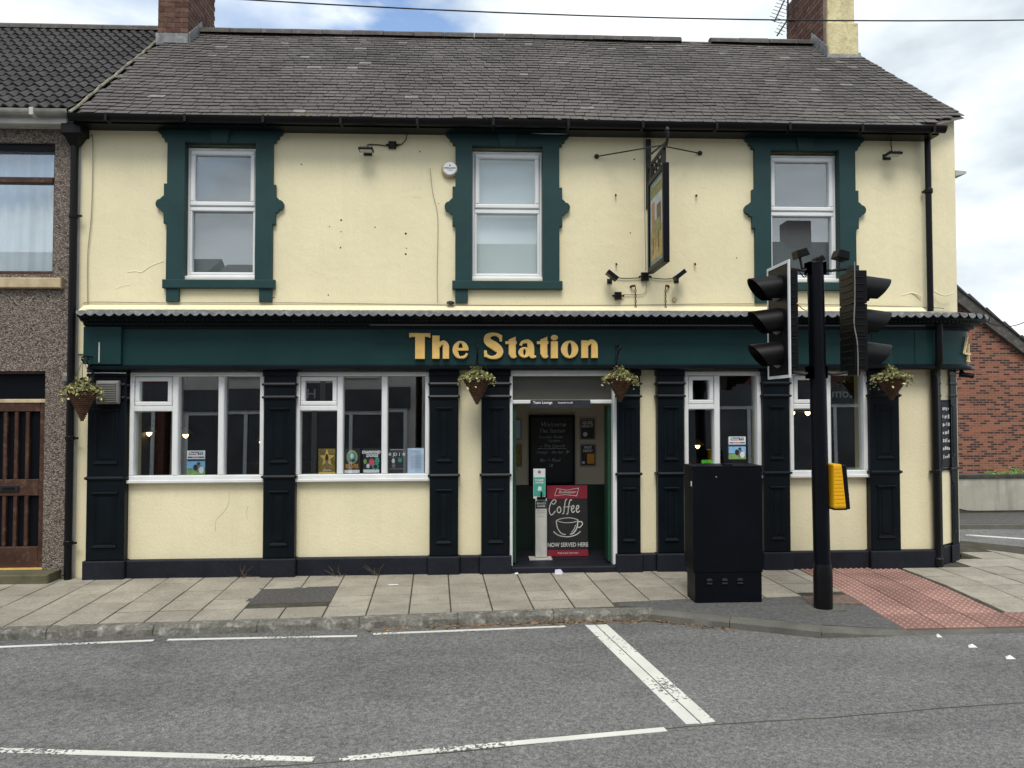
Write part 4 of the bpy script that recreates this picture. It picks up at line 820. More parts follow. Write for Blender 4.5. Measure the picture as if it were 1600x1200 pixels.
def jbox(px, py, w_, h_, lbl):
    x, z = at(px, py, -.04); t = thing('junction_box', lbl, 'junction box', (x, -.03, z - h_), 'black junction boxes on the pub front')
    MB().bbox(x - w_, x + w_, -.06, 0, z - h_, z + h_, .012).build('box', K['black'], t); MB().lathe([(.01, 0), (.012, .02), (.008, .04)], (x + w_ * .9, -.03, z), 8, 'x').build('gland', K['black'], t); MB().lathe([(.01, -.035), (.012, -.02), (.008, 0)], (x - w_ * .9, -.03, z), 8, 'x').build('gland', K['black'], t)
jbox(613, 226, .045, .04, 'black junction box near the alarm bell, wired to the eaves floodlight'); jbox(1008, 432, .045, .05, 'black junction box directly below the hanging sign, between two spotlights'); jbox(966, 462, .04, .045, 'black box with cut cables above the cornice, beside a rusty chain')
def wire(pts, lbl, r=.006, m='iron', y=-.02):
    q = []
    for p_ in pts:
        x, z = at(p_[0], p_[1], p_[2] if len(p_) > 2 else y); q.append((x, p_[2] if len(p_) > 2 else y, z))
    single(MB().tube(cr(q, 5), r, 6), 'cable', K[m], lbl, 'cable', 'cables clipped to the pub front', True)
wire([(576, 232), (575, 226), (590, 226), (606, 228)], 'short black cable from eaves floodlight to its junction box'); wire([(620, 226), (628, 225), (635, 216), (635, 203)], 'black cable rising from junction box into the eaves near the alarm bell')
wire([(962, 433), (975, 435), (1000, 434)], 'black cable from the spotlight to the box below the sign, alarm bell side'); wire([(1016, 434), (1040, 436), (1056, 434)], 'black cable from the box below the sign to the downpipe side spotlight')
wire([(973, 460), (1000, 460), (1009, 455), (1010, 440)], 'pale cable looping from the cut-off box up to the sign junction box', .005, 'cable'); wire([(1385, 246), (1393, 236), (1392, 222), (1398, 212)], 'black cable from the right eaves floodlight up to the gutter')
wire([(136, 478), (140, 472), (250, 473), (450, 473), (600, 475), (760, 477), (950, 477), (1100, 475), (1250, 475), (1440, 480), (1475, 482)], 'long grey cable clipped along the wall just above the cornice', .006, 'cable'); wire([(137, 478), (137, 400), (143, 330), (145, 220), (140, 214)], 'grey cable running up the render beside the left downpipe', .005, 'cable')
wire([(684, 473), (683, 430), (684, 340), (676, 300), (672, 262)], 'thin grey cable dropping from the alarm bell area to the cornice', .004, 'cable'); wire([(1009, 422), (1007, 300), (1006, 220), (1000, 209)], 'thin grey cable behind the hanging sign up to the eaves', .004, 'cable')
wire([(636, 203, -.1), (700, 205, -.1), (740, 203, -.1), (860, 209, -.1), (930, 206, -.1)], 'pale cable slung under the eaves across the middle window head', .006, 'ogrey')
# alarm bell box
x, z = at(703, 264, -.05); t = thing('alarm_bell', 'round white alarm bell with fluted rim beside the middle upper window', 'alarm bell', (x, -.04, z - .1))
ab = MB(); n_ = 40; rin = [(.098 if j % 2 else .104) for j in range(n_)]
vs_ = [(x + r_ * k_ * math.cos(2 * math.pi * j / n_), y_, z + r_ * k_ * math.sin(2 * math.pi * j / n_)) for k_, y_ in ((1, 0), (1, -.035), (.8, -.06)) for j, r_ in enumerate(rin)]
ab.add(vs_, [(i * n_ + j, (i + 1) * n_ + j, (i + 1) * n_ + (j + 1) % n_, i * n_ + (j + 1) % n_)[::-1] for i in range(2) for j in range(n_)] + [tuple(range(2 * n_, 3 * n_))[::-1]])
ab.f = [f[::-1] for f in ab.f]; ab.build('cover', K['stone'], t); MB().lathe([(.078, 0), (.08, .004), (.07, .012)], (x, -.058, z), 28, 'y').build('face_disc', K['card'], t)
tx = MB(); text(tx, 'SAFEGUARD', x, z - .002, .026, -.0712, bold=.0006); text(tx, 'ALARMS', x, z - .03, .016, -.0712); tx.box(x - .05, x + .05, -.0712, -.0702, z - .009, z - .007).prism([(x, z + .05), (x - .012, z + .028), (x + .012, z + .028)], -.0712, -.0702); tx.build('lettering', K['ink'], t)
# wall grille
x, z = at(169, 613, -.13); t = thing('wall_speaker', 'square grey slatted grille box fixed on the end pilaster beside a hanging basket', 'speaker', (x, -.13, z - .135))
MB().bbox(x - .13, x + .13, -.17, -.10, z - .135, z + .135, .02).build('casing', K['grey'], t, bevel=.012)
for k in range(11): MB().bbox(x - .105, x + .105, -.184, -.17, z - .112 + k * .0205, z - .101 + k * .0205, .003).build('slat', K['grey'], t)
MB().box(x - .03, x + .03, -.101, -.06, z - .03, z + .03).build('mount', K['iron'], t)
MB().tube([(-4.46, -.12, 2.375), (-4.2, -.115, 2.385), (-4.02, -.115, 2.375)], .008, 6)
single(MB().tube([(-4.46, -.115, 2.37), (-4.25, -.115, 2.375), (-4.02, -.115, 2.37)], .007, 6), 'cable', K['owhite'], 'white cable run under the fascia above the slatted grille', 'cable', 'cables clipped to the pub front')
# hanging baskets
def basket(cx, top, r_, tip, lbl, seed, brk=None):
    random.seed(seed); y = -.38
    t = thing('hanging_basket', lbl, 'hanging basket', (cx, y, tip), 'cone wicker hanging baskets')
    prof = []; n_ = 15
    for k in range(n_):
        q = k / n_; rr_ = .012 + (r_ - .012) * q; prof += [(rr_ + .004, (top - tip) * q), (rr_ + .009, (top - tip) * (q + .35 / n_)), (rr_ + .003, (top - tip) * (q + .8 / n_))]
    prof += [(r_ + .012, top - tip), (r_ - .01, top - tip + .006), (.01, top - tip - .01)]
    MB().lathe(prof, (cx, y, tip), 22).build('cone', K['wicker'], t, False)
    for nm, n2, sz, m_, hh in (('foliage', 400, (.010, .030), 'leaf1', 1), ('pale_foliage', 330, (.008, .024), 'leaf2', .8)):
        mb = MB()
        for k in range(n2):
            a = random.uniform(0, 6.283); q = abs(random.gauss(.78, .40)); rr_ = min(q, 1.32) * r_; px, py = cx + rr_ * math.cos(a), y + rr_ * math.sin(a) * .9
            zz = top + .01 + max(0, (1 - q)) * .10 * hh + random.uniform(-.01, .035) - max(0, q - 1.0) * random.uniform(.02, .22)
            if nm == 'foliage' and k < 45: px, py, zz = cx + random.gauss(0, .03), y + random.gauss(0, .03), top + random.uniform(.02, .15)
            s0 = random.uniform(*sz); d = Vector((random.gauss(0, 1), random.gauss(-.3, 1), random.gauss(.3, .8))).normalized(); e = d.orthogonal().normalized(); e.rotate(Matrix.Rotation(random.uniform(0, 6), 3, d)); f_ = d.cross(e); c_ = Vector((px, py, zz))
            mb.add([c_ - e * s0, c_ + f_ * s0 * .6, c_ + e * s0, c_ - f_ * s0 * .6], [(0, 1, 2, 3)])
        mb.build(nm, K[m_], t)
    hk = (cx, y, top + .34)
    cb = MB()
    for a in (0, 2.1, 4.2): cb.tube([(cx + r_ * math.cos(a), y + r_ * math.sin(a), top), hk], .003, 5)
    cb.build('hanging_chain', K['iron'], t)
    b = MB(); zb = top + .36
    b.tube([(cx, -.14, zb + .06), (cx, -.145, zb - .22)], .011, 8); b.tube(cr([(cx, -.15, zb + .03), (cx, -.26, zb + .035), (cx, -.36, zb + .03), (cx, -.41, zb + .005), (cx, -.395, zb - .02), (cx, -.375, zb - .01)], 4), .009, 8); b.tube(cr([(cx, -.15, zb - .2), (cx, -.2, zb - .1), (cx, -.27, zb - .05), (cx, -.30, zb - .01), (cx, -.27, zb + .02), (cx, -.245, zb - .005)], 4), .008, 8)
    b.build('bracket', K['iron'], t, True)
for px0, px1, pyt, px, pyb, lbl, sd in ((106, 152, 611, 129, 658, 'wicker cone basket of pale leaves beside the slatted grille at the pub end', 1), (723, 768, 592, 745, 632, 'wicker cone basket trailing white flowers between the lettering and the entrance', 2), (948, 990, 592, 970, 628, 'wicker cone basket hanging over the right door frame of the entrance', 3), (1370, 1416, 591, 1395, 625, 'wicker cone basket by the corner, beyond the traffic signal', 4)):
    x0, z_ = at(px0, pyt, -.38); x1, _ = at(px1, pyt, -.38); basket((x0 + x1) / 2, z_, (x1 - x0) / 2, at(px, pyb, -.38)[1], lbl, sd)
random.seed(21)
# hanging sign
HX = 2.11; hs = thing('hanging_pub_sign', 'framed pictorial pub sign hanging edge-on from an iron scroll bracket', 'pub sign', (HX, -.45, 3.53))
MB().box(HX - .03, HX + .03, -.03, 0, 4.36, 5.21).box(HX - .012, HX + .012, -.90, -.03, 4.83, 4.87).build('bracket', K['iron'], hs)
sc_ = MB()
for k in range(5):
    y0 = -.12 - k * .15; sc_.tube(cr([(HX, y0 + .06, 4.83), (HX, y0 + .05, 4.74), (HX, y0, 4.70), (HX, y0 - .04, 4.75), (HX, y0 - .01, 4.79), (HX, y0 + .02, 4.76)], 4), .010, 6)
sc_.tube(cr([(HX, -.88, 4.85), (HX, -.95, 4.90), (HX, -.97, 4.98), (HX, -.92, 5.02), (HX, -.88, 4.98)], 5), .016, 8); sc_.tube([(HX, -.06, 5.0), (HX, -.88, 4.88)], .012, 6)
sc_.build('scrollwork', K['iron'], hs, True)
fr = MB()
for a, b, c, d in ((-.88, -.82, 3.55, 4.66), (-.16, -.10, 3.55, 4.66), (-.82, -.16, 3.55, 3.615), (-.82, -.16, 4.595, 4.66)): fr.box(HX - .035, HX + .035, a, b, c, d)
fr.build('frame', K['blackm'], hs, bevel=.008); MB().box(HX - .015, HX + .015, -.82, -.16, 3.615, 4.595).build('panel', mat('sign_border', (.20, .27, .29), .5, .15, 8), hs)
MB().box(HX - .02, HX + .02, -.80, -.76, 4.66, 4.84).build('hanger', K['iron'], hs); MB().box(HX - .02, HX + .02, -.22, -.18, 4.66, 4.84).build('hanger', K['iron'], hs)
for sg, nm in ((-1, 'picture'), (1, 'picture')):
    o = HX + sg * .0155; pc = MB()
    def R_(y0, y1, z0, z1, k, d): pc.mat(k).add([(o + sg * d, y0, z0), (o + sg * d, y1, z0), (o + sg * d, y1, z1), (o + sg * d, y0, z1)], [(0, 1, 2, 3)])
    R_(-.77, -.21, 3.67, 4.54, 0, .001); R_(-.77, -.21, 3.67, 4.02, 1, .0015); R_(-.70, -.50, 3.95, 4.28, 2, .002); R_(-.66, -.30, 3.9, 4.12, 3, .0025); R_(-.40, -.26, 4.0, 4.35, 4, .003); R_(-.60, -.56, 3.78, 3.98, 2, .0035); R_(-.45, -.41, 3.76, 3.97, 4, .0035); R_(-.34, -.30, 3.74, 3.93, 5, .0035); R_(-.77, -.21, 4.40, 4.53, 3, .002)
    text(pc.mat(1), 'The Station', 0, 0, .105, 0, face=lambda u, v: (o + sg * .0032, -.49 + (u if sg > 0 else -u) * 1.0, 4.44 + v))
    pc.build(nm, [K['psky'], K['pochre'], K['pbrown'], K['polive'], K['pwarm'], K['pbrown']], hs)
for px, py in ((932, 245), (1093, 240)):
    x, z = at(px, py); MB().tube([(HX, -.62, 4.93), (x, -.01, z)], .008, 6).lathe([(.02, 0), (.03, .01), (.03, .02), (.012, .03)], (x, 0, z), 8, 'y').build('stay_rod', K['iron'], hs)
for px, py in ((962, 305), (1088, 306), (963, 413), (1086, 413)):
    x, z = at(px, py, -.02); single(MB().tube([(x, 0, z + .01), (x, -.03, z + .008), (x, -.045, z - .012)], .009, 6), 'wall_hook', K['rust'], {962: 'upper wall hook on the alarm bell side of the hanging sign', 1088: 'upper wall hook on the far side of the hanging sign', 963: 'lower wall hook above the alarm-side spotlight', 1086: 'lower wall hook above the far spotlight'}[px], 'hook', 'small hooks left in the render')
for px, lbl in ((993, 'rusty chain on the alarm bell side below the sign'), (1040, 'rusty chain on the corner side below the sign')):
    x, z = at(px, 448, -.05); z1 = 3.13; t = thing('chain', lbl, 'chain', (x, -.05, z1), 'rusty chains above the cornice')
    MB().tube([(x + (-.05 if px < 1000 else .05), 0, z + .005), (x + (-.04 if px < 1000 else .04), -.04, z + .01), (x, -.05, z + .012)], .014, 6).build('staple', K['rust'], t)
    k = 0; zz = z
    while zz > z1:
        a = (.009, 0) if k % 2 else (0, .009); MB().tube([(x + a[0] * math.cos(q), -.05 + a[1] * math.cos(q), zz - .02 + .020 * math.sin(q)) for q in [2 * math.pi * j / 8 for j in range(9)]], .0042, 5).build('link', K['rust'], t); zz -= .032; k += 1
x, z = at(1054, 468, -.02); single(MB().lathe([(.03, 0), (.03, .02), (.022, .03)], (x, 0, z), 12, 'y'), 'round_vent', K['stone'], 'small round cream cap on the wall beside a rusty chain', 'cap')
x, z = at(704, 473, -.05); single(MB().lathe([(.05, 0), (.045, .02), (.02, .03)], (x, -.05, z - .01), 10), 'bulkhead_lamp', K['iron'], 'small dark domed cap on the ledge beneath the middle window', 'cap')
x, z = at(1508, 268, .12); t = thing('security_light', 'small pale sensor light on the side wall near the roof corner', 'security light', (6.06, .3, z - .05)); MB().box(6.02, 6.12, .26, .34, z - .03, z + .03).build('mount', K['ogrey'], t); MB().add([(6.10, .2, z - .03), (6.24, .2, z), (6.24, .2, z + .03), (6.10, .2, z + .04), (6.10, .4, z - .03), (6.24, .4, z), (6.24, .4, z + .03), (6.10, .4, z + .04)], [(0, 1, 2, 3), (7, 6, 5, 4), (0, 4, 5, 1), (1, 5, 6, 2), (2, 6, 7, 3), (3, 7, 4, 0)]).build('housing', K['ogrey'], t)
t = thing('security_camera', 'black camera slung under the rounded fascia corner', 'camera', (6.08, .08, 2.36)); MB().tube([(6.05, .10, 2.41), (6.07, .06, 2.36)], .015, 8).build('stem', K['black'], t); MB().tube([(6.02, .06, 2.345), (6.17, .03, 2.325)], .032, 10).build('body', K['black'], t)
single(MB().tube(cr([(5.93, .06, 2.40), (5.97, .04, 2.355), (6.02, .06, 2.375), (6.05, .08, 2.40)], 4), .006, 6), 'cable', K['black'], 'black cable looped under the rounded fascia corner by the camera', 'cable', 'cables clipped to the pub front')
# blackboard menu on the chamfer
cb = MB(); cb.box(.20, .46, -.035, .0, 1.20, 2.02); on_corner(cb); bm_ = thing('menu_blackboard', 'tall narrow chalk menu board between the corner pilasters', 'blackboard', (5.93, .2, 1.2)); cb.build('board', K['board'], bm_)
q = MB(); quad_frame(q, .195, .465, 1.19, 2.03, .022, -.045, -.03); on_corner(q).build('frame', K['blackm'], bm_)
q = MB()
for k in range(7):
    for j in range(4): a = .232 + j * .05 + random.uniform(0, .01); q.box(a, a + random.uniform(.02, .045), -.0375, -.0352, 1.90 - k * .10 + random.uniform(-.006, .006), 1.925 - k * .10 + random.uniform(0, .025))
on_corner(q).build('chalk_writing', K['chalk'], bm_); q = MB(); q.box(.18, .48, -.05, 0, 1.15, 1.18); on_corner(q).build('ledge', K['navy'], bm_)

# ================================================================== ENTRANCE THINGS
cbx0, cbx1 = .735, 1.315
t = thing('chalkboard', 'large black welcome chalkboard on the lobby wall', 'chalkboard', (1.02, .97, .93)); MB().bbox(cbx0, cbx1, .955, .99, .95, 1.835, .01).build('board', K['board'], t)
q = MB(); yb = .9535; cxx = (cbx0 + cbx1) / 2
for s_, zz, sz, sh in (('Welcome', 1.70, .085, .25), ('The Station', 1.62, .075, .25), ('Function Room', 1.545, .05, .2), ('- Upstairs -', 1.50, .045, .2), ('-- The Launch', 1.425, .06, .25), ('lounge - the bar  \u25b6', 1.345, .055, .3), ('Bar + Pool', 1.235, .062, .3), ('18', 1.165, .06, .1)): text(q, s_, cxx + random.uniform(-.03, .03), zz, sz, yb, shear=sh)
q.box(cbx0 + .1, cbx1 - .1, yb, .9548, 1.405, 1.412); q.build('chalk_writing', mat('faint_chalk', (.26, .27, .28), .9, .4, 30), t)
quad = MB(); quad_frame(quad, cbx0 - .015, cbx1 + .015, .93, 1.85, .03, .945, .99); quad.build('frame', K['blackm'], t)
for a, b, c, d, lbl, pr in ((1.40, 1.605, 1.525, 1.80, 'framed dark quiz night notice on the lobby wall, above another', 0), (1.405, 1.612, 1.175, 1.46, 'framed amber drink poster on the lobby wall', 1), (.475, .625, 1.53, 1.80, 'framed pale blue notice on the lobby wall left of the chalkboard', 2), (.475, .632, 1.18, 1.465, 'framed brown photo on the lobby wall left of the chalkboard', 3)):
    t = thing('framed_poster', lbl, 'poster', ((a + b) / 2, .98, c)); q = MB(); quad_frame(q, a, b, c, d, .014, .97, .9995, .003); q.build('frame', K['grey'], t); MB().box(a + .012, b - .012, .985, .998, c + .012, d - .012).build('sheet', K[('ink', 'ink', 'teal' if False else 'pblue', 'olive')[pr]], t)
    q = MB(); y = .9845; m2 = (a + b) / 2
    if pr == 0: text(q, 'QUIZ', m2, d - .07, .06, y, bold=.002); text(q, 'NIGHT', m2, d - .115, .05, y, bold=.001); q.lathe([(.03, 0), (.03, .001)], (m2 - .03, y + .001, c + .07), 12, 'y')
    if pr == 1: text(q, 'PINT', m2, d - .06, .05, y, bold=.002); text(q, 'NIGHT', m2, d - .10, .042, y, bold=.002); q.mat(1).box(m2 - .01, b - .02, y, y + .001, c + .03, c + .16); q.mat(0).box(a + .025, a + .06, y, y + .001, c + .03, c + .06)
    if pr < 2: q.build('print', [K['chalk'], K['orange']], t)
t = thing('transom_sign', 'narrow black sign strip hung on the white door transom', 'sign', (1.03, -.02, 1.95)); MB().box(.67, 1.39, -.03, -.012, 1.95, 2.043).build('board', K['ink'], t); q = MB(); text(q, 'Team Lounge', .70, 2.0, .042, -.0312, 'LEFT', bold=.001); text(q, 'Licensed to sell', 1.0, 2.002, .028, -.0312, 'LEFT', bold=.0005); q.build('lettering', K['card'], t)
# sanitiser stand
t = thing('sanitiser_stand', 'slim white hand sanitiser stand with teal header in the doorway', 'sanitiser stand', (.83, .4, .08)); ys = .36
MB().box(.68, .96, ys - .08, ys + .12, .078, .09).build('base_plate', K['ogrey'], t); MB().bbox(.757, .905, ys, ys + .06, .09, .82, .01).build('column', K['ogrey'], t, bevel=.006)
MB().bbox(.735, .885, ys + .02, ys + .035, .82, 1.19, .004).build('header_panel', K['card'], t); MB().box(.740, .880, ys + .0175, ys + .0195, .85, 1.085).build('teal_print', K['teal'], t); MB().box(.762, .90, ys - .002, ys - .0005, .70, .79).build('black_print', K['ink'], t)
MB().box(.775, .885, ys - .06, ys + .0, .82, .845).lathe([(.012, 0), (.012, .05), (.006, .07)], (.83, ys - .03, .845), 10).build('dispenser', K['blackm'], t)
q = MB(); text(q, 'HAND', .831, .752, .038, ys - .0035, bold=.0015); text(q, 'SANITISER', .831, .722, .022, ys - .0035, bold=.0005); text(q, 'PLEASE', .81, 1.04, .034, ys + .016, bold=.001); text(q, 'SANITISE', .81, 1.01, .026, ys + .016, bold=.001); q.prism([(.785, .92), (.835, .92), (.835, .965), (.80, .975)], ys + .016, ys + .0172); q.build('white_lettering', K['card'], t)
q = MB(); text(q, 'PROTECT', .831, .665, .022, ys - .0012); text(q, 'YOURSELF', .831, .64, .022, ys - .0012); text(q, 'Sanitise here', .831, .60, .017, ys - .0012); q.lathe([(.02, 0), (.02, .001)], (.81, ys + .0195, 1.15), 14, 'y'); q.build('dark_lettering', K['grey'], t)
# coffee board, leaning
t = thing('coffee_board', 'black coffee board with red bands and chalk cup drawing in the doorway', 'sign board', (1.17, .5, .08)); tl = .10
def lean(mb): mb.v = [(x, y + .46 + (z - .08) * tl, z) for x, y, z in mb.v]; return mb
X0, X1 = .92, 1.43
lean(MB().box(X0, X1, 0, .02, .085, .965)).build('board', K['board'], t); lean(MB().box(X0 - .001, X1 + .001, -.003, .0, .80, .962)).build('red_band', K['red'], t); lean(MB().box(X0 - .001, X1 + .001, -.003, .0, .088, .165)).build('red_band', K['red'], t)
q = MB(); yb = -.0045; cx = (X0 + X1) / 2
def rb(*p_, w_=.012): q.ribbon([(X0 + a * (X1 - X0), .085 + b_ * .88, w_) for a, b_ in p_], yb, yb + .003, 5)
text(q, 'NOW SERVED HERE', cx, .205, .072, yb, sx=.80, bold=.0015); text(q, 'THIS BUDS FOR YOU', cx, .117, .028, yb, bold=.0005)
rb((.20, .80), (.14, .785), (.07, .72), (.05, .64), (.09, .585), (.15, .60), (.20, .64)); rb((.20, .80), (.22, .775), (.17, .735), (.12, .745))
rb((.30, .70), (.25, .665), (.26, .625), (.31, .615), (.34, .65), (.32, .69), (.30, .70)); rb((.50, .80), (.46, .79), (.43, .70), (.41, .61), (.37, .60)); rb((.62, .79), (.57, .785), (.53, .69), (.51, .60), (.47, .60)); rb((.40, .69), (.58, .70), w_=.009)
for dx in (0, .12): rb((.61 + dx, .655), (.66 + dx, .68), (.66 + dx, .71), (.62 + dx, .705), (.60 + dx, .66), (.63 + dx, .615), (.69 + dx, .64))
rb((.22, .505), (.35, .53), (.55, .54), (.72, .52), (.76, .50), (.62, .475), (.40, .475), (.22, .505), w_=.008); rb((.22, .50), (.25, .40), (.34, .325), (.45, .305)); rb((.76, .50), (.73, .40), (.65, .33), (.56, .31), w_=.016); rb((.75, .48), (.84, .485), (.87, .45), (.80, .405), (.73, .41)); rb((.15, .35), (.28, .295), (.5, .275), (.70, .30), (.82, .35)); rb((.70, .44), (.66, .38), (.60, .34), w_=.009)
bt_ = [(cx - .16, .835), (cx - .02, .850), (cx + .12, .832), (cx + .15, .93), (cx - .0, .905), (cx - .13, .925)]
for i in range(6): a, b_ = bt_[i], bt_[(i + 1) % 6]; q.ribbon([(a[0], a[1], .006), (b_[0], b_[1], .006)], yb - .0005 * i, yb + .003)
text(q, 'Budweiser', cx, .866, .052, yb - .004, shear=.3, bold=.0004)
lean(q).build('chalk_drawing', K['ogrey'], t); lean(MB().box(X0 + .05, X0 + .08, .02, .05, .085, .7).box(X1 - .08, X1 - .05, .02, .05, .085, .7)).build('back_strut', K['wood'], t)
x, y = .99, -.16
single(MB().add([(x - .05, y - .02, .003), (x + .04, y - .03, .004), (x + .06, y + .03, .01), (x - .03, y + .04, .006), (x - .04, y, .055), (x + .02, y - .005, .06), (x + .03, y + .02, .05)], [(0, 1, 5, 4), (1, 2, 6, 5), (2, 3, 4, 6), (3, 0, 4), (4, 5, 6), (0, 3, 2, 1)]), 'paper_litter', K['paper'], 'crumpled white paper lying against the entrance step', 'litter')
single(MB().add([(.47, -.13, .003), (.52, -.135, .003), (.51, -.115, .02), (.48, -.11, .012)], [(0, 1, 2, 3)]), 'paper_scrap', K['card'], 'tiny white paper scrap at the left foot of the door frame', 'litter')
single(MB().add([(-.95, -.62, .006), (-.84, -.62, .006), (-.83, -.58, .007), (-.94, -.58, .009)], [(0, 1, 2, 3)]), 'paper_scrap', K['card'], 'flat white ticket lying on the paving slabs', 'litter')
# window posters
def poster(x0, x1, z0, z1, lbl, base, fn, y=.042):
    t = thing('poster', lbl, 'poster', ((x0 + x1) / 2, y, z0), 'posters stood in the windows'); MB().box(x0, x1, y, y + .003, z0, z1).build('sheet', K[base], t)
    q = MB(); w_, h_ = x1 - x0, z1 - z0
    def B(a, b, c, d, k, dd=1): q.mat(k).add([(x0 + a * w_, y - .0005 * dd, z0 + c * h_), (x0 + b * w_, y - .0005 * dd, z0 + c * h_), (x0 + b * w_, y - .0005 * dd, z0 + d * h_), (x0 + a * w_, y - .0005 * dd, z0 + d * h_)], [(0, 1, 2, 3)])
    def T(s, u, v, sz, k, dd=3, **kw): text(q.mat(k), s, x0 + u * w_, z0 + v * h_, sz, y - .0005 * dd, **kw)
    def C(u, v, ru, rv, k, dd=2, n_=20, star=0): q.mat(k).add([(x0 + u * w_ + (ru if not star or j % 2 == 0 else ru * .42) * w_ * math.sin(2 * math.pi * j / n_), y - .0005 * dd, z0 + v * h_ + (rv if not star or j % 2 == 0 else rv * .42) * h_ * math.cos(2 * math.pi * j / n_)) for j in range(n_)], [tuple(range(n_))[::-1]])
    fn(B, T, C); q.build('print', [K['card'], K['ink'], K['yel'], K['pink'], K['teal'], K['navyp'], K['sky'], K['grassp'], K['orange'], K['grey']], t)
ZP = (1.178, 1.475)
def f_star(B, T, C): C(.5, .62, .48, .36, 2, 2, 10, True); C(.5, .60, .10, .20, 1, 3); B(.44, .56, .3, .55, 9, 4); T('THE LIVE', .5, .22, .036, 8); T('Show', .5, .10, .045, 0, 4, shear=.3); B(0, 1, 0, .07, 2)
def f_elvis(B, T, C): C(.5, .66, .34, .27, 2, 1); C(.5, .66, .29, .23, 4, 2); C(.5, .70, .10, .10, 0, 3); B(.32, .68, .46, .58, 5, 4); T('ELVIS', .5, .22, .066, 8, 5, bold=.003); B(.03, .97, .02, .15, 0, 2)
def f_dia(B, T, C):
    T('DIAMOND', .5, .80, .046, 0, 4, bold=.002, shear=.1); T('DOGS', .55, .66, .05, 0, 4, bold=.002, shear=.1); C(.52, .45, .17, .14, 3, 2); C(.85, .5, .14, .14, 4, 2); C(.75, .27, .20, .13, 4, 3); C(.75, .27, .12, .08, 1, 4); C(.12, .48, .1, .1, 7, 2); C(.3, .3, .1, .09, 0, 2); B(.02, .98, .03, .16, 0, 2)
def f_dark(B, T, C): B(.08, .92, .93, .95, 0); B(.08, .92, .84, .86, 9); T('\u2605 JD 1 \u2605', .5, .70, .05, 0, 3, bold=.002); B(.08, .92, .62, .635, 9); C(.28, .5, .1, .1, 0, 2); C(.7, .52, .14, .08, 4, 2); C(.3, .3, .11, .09, 9, 2); B(.03, .97, .16, .19, 9, 2)
def f_let(B, T, C):
    T('NOTICE', .5, .84, .028, 9, 2); 
    for k in range(9): B(.2, .8, .68 - k * .06, .69 - k * .06, 9)
def f_race(B, T, C): B(0, 1, 0, .26, 7); B(0, 1, .24, .62, 6); B(.12, .88, .83, .96, 5, 2); T('Racing TV', .5, .855, .036, 0, 4, bold=.001); B(.05, .30, .70, .75, 5, 2); B(.32, .62, .70, .75, 3, 2); B(.64, .95, .70, .75, 5, 2); B(.0, 1, .56, .65, 5, 2); C(.66, .26, .22, .16, 9, 3); C(.48, .30, .12, .13, 1, 4); C(.80, .2, .14, .14, 0, 4); C(.65, .46, .1, .06, 5, 5)
poster(-1.845, -1.648, *ZP, 'bronze poster with a big gold star in the second window', 'olive', f_star); poster(-1.545, -1.355, *ZP, 'black poster with round portrait and orange name in the second window', 'ink', f_elvis); poster(-1.32, -1.125, *ZP, 'red and teal gig poster with white title in the second window', 'ink', f_dia); poster(-1.015, -.83, *ZP, 'dark starred poster with pale lettering in the second window', 'ink', f_dark); poster(-.795, -.60, *ZP, 'plain pale blue printed notice in the second window', 'pblue', f_let)
poster(-3.375, -3.165, 1.178, 1.462, 'blue racing poster standing in the window beside the slatted grille', 'card', f_race); poster(3.085, 3.295, 1.318, 1.592, 'blue racing poster stuck to the window behind the cabinet', 'card', f_race, .018)
x, z = at(1107, 724, .06); t = thing('price_card', 'small bright green card in the window behind the cabinet', 'card', (x, .06, 1.178)); MB().box(x - .085, x + .085, .06, .064, 1.178, 1.31).build('card', K['lime'], t); q = MB(); text(q, 'OPEN', x, 1.235, .05, .0592, bold=.001); q.build('print', K['ink'], t)
# weeds at the plinth
for (px, lbl) in ((382, 'dry weed growing at the plinth beside the second pilaster'), (530, 'dry weed climbing the plinth under the second window'), (590, 'dead grass tuft at the plinth under the poster window')):
    x = at(px, 880)[0]; mb = MB()
    for k in range(7): a = random.uniform(-.16, .2); h_ = random.uniform(.03, .17); mb.tube([(x + random.uniform(-.05, .05), -.12, 0), (x + a * .5, -.13 - random.uniform(0, .04), h_ * .6), (x + a, -.12 - random.uniform(0, .06), h_)], .003, 4, .001)
    single(mb, 'weed', K['weed'], lbl, 'weed', 'weeds along the plinth')

# ================================================================== LEFT NEIGHBOUR
nb = thing('neighbour_house', 'pebbledashed terraced house with dark concrete tile roof and brown door', 'house', (-7, 2, 0))
q = MB(); wall_holes(q, -10, -4.70, -.1, 5.36, [(-6.7, -4.915, 3.53, 5.075), (-6.0, -4.98, .1, 2.40)], -.01, .3); q.build('wall', K['dash'], nb)
MB().box(-10, -4.7, 5.2, 5.3, 0, 5.3).box(-10.1, -10, 0, 5.3, -.1, 5.3).build('back_wall', K['dash'], nb); MB().box(-4.70, -4.62, .0, .06, -.1, 5.2).build('joint_strip', K['ogrey'], nb)
q = MB(); q.mat(0); quad_frame(q, -6.7, -4.915, 3.53, 5.075, .05, .06, .14); q.bbox(-6.65, -4.965, .05, .14, 4.62, 4.69, .008); wn = q.build('window', K['wood'], nb); MB().box(-6.69, -4.925, .03, .06, 4.99, 5.07).build('head_board', K['blackm'], wn)
pane(-6.65, -4.965, 3.58, 4.62, .09, .6, wn, 'glassu'); pane(-6.65, -4.965, 4.69, 5.0, .09, .4, wn, 'glassu')
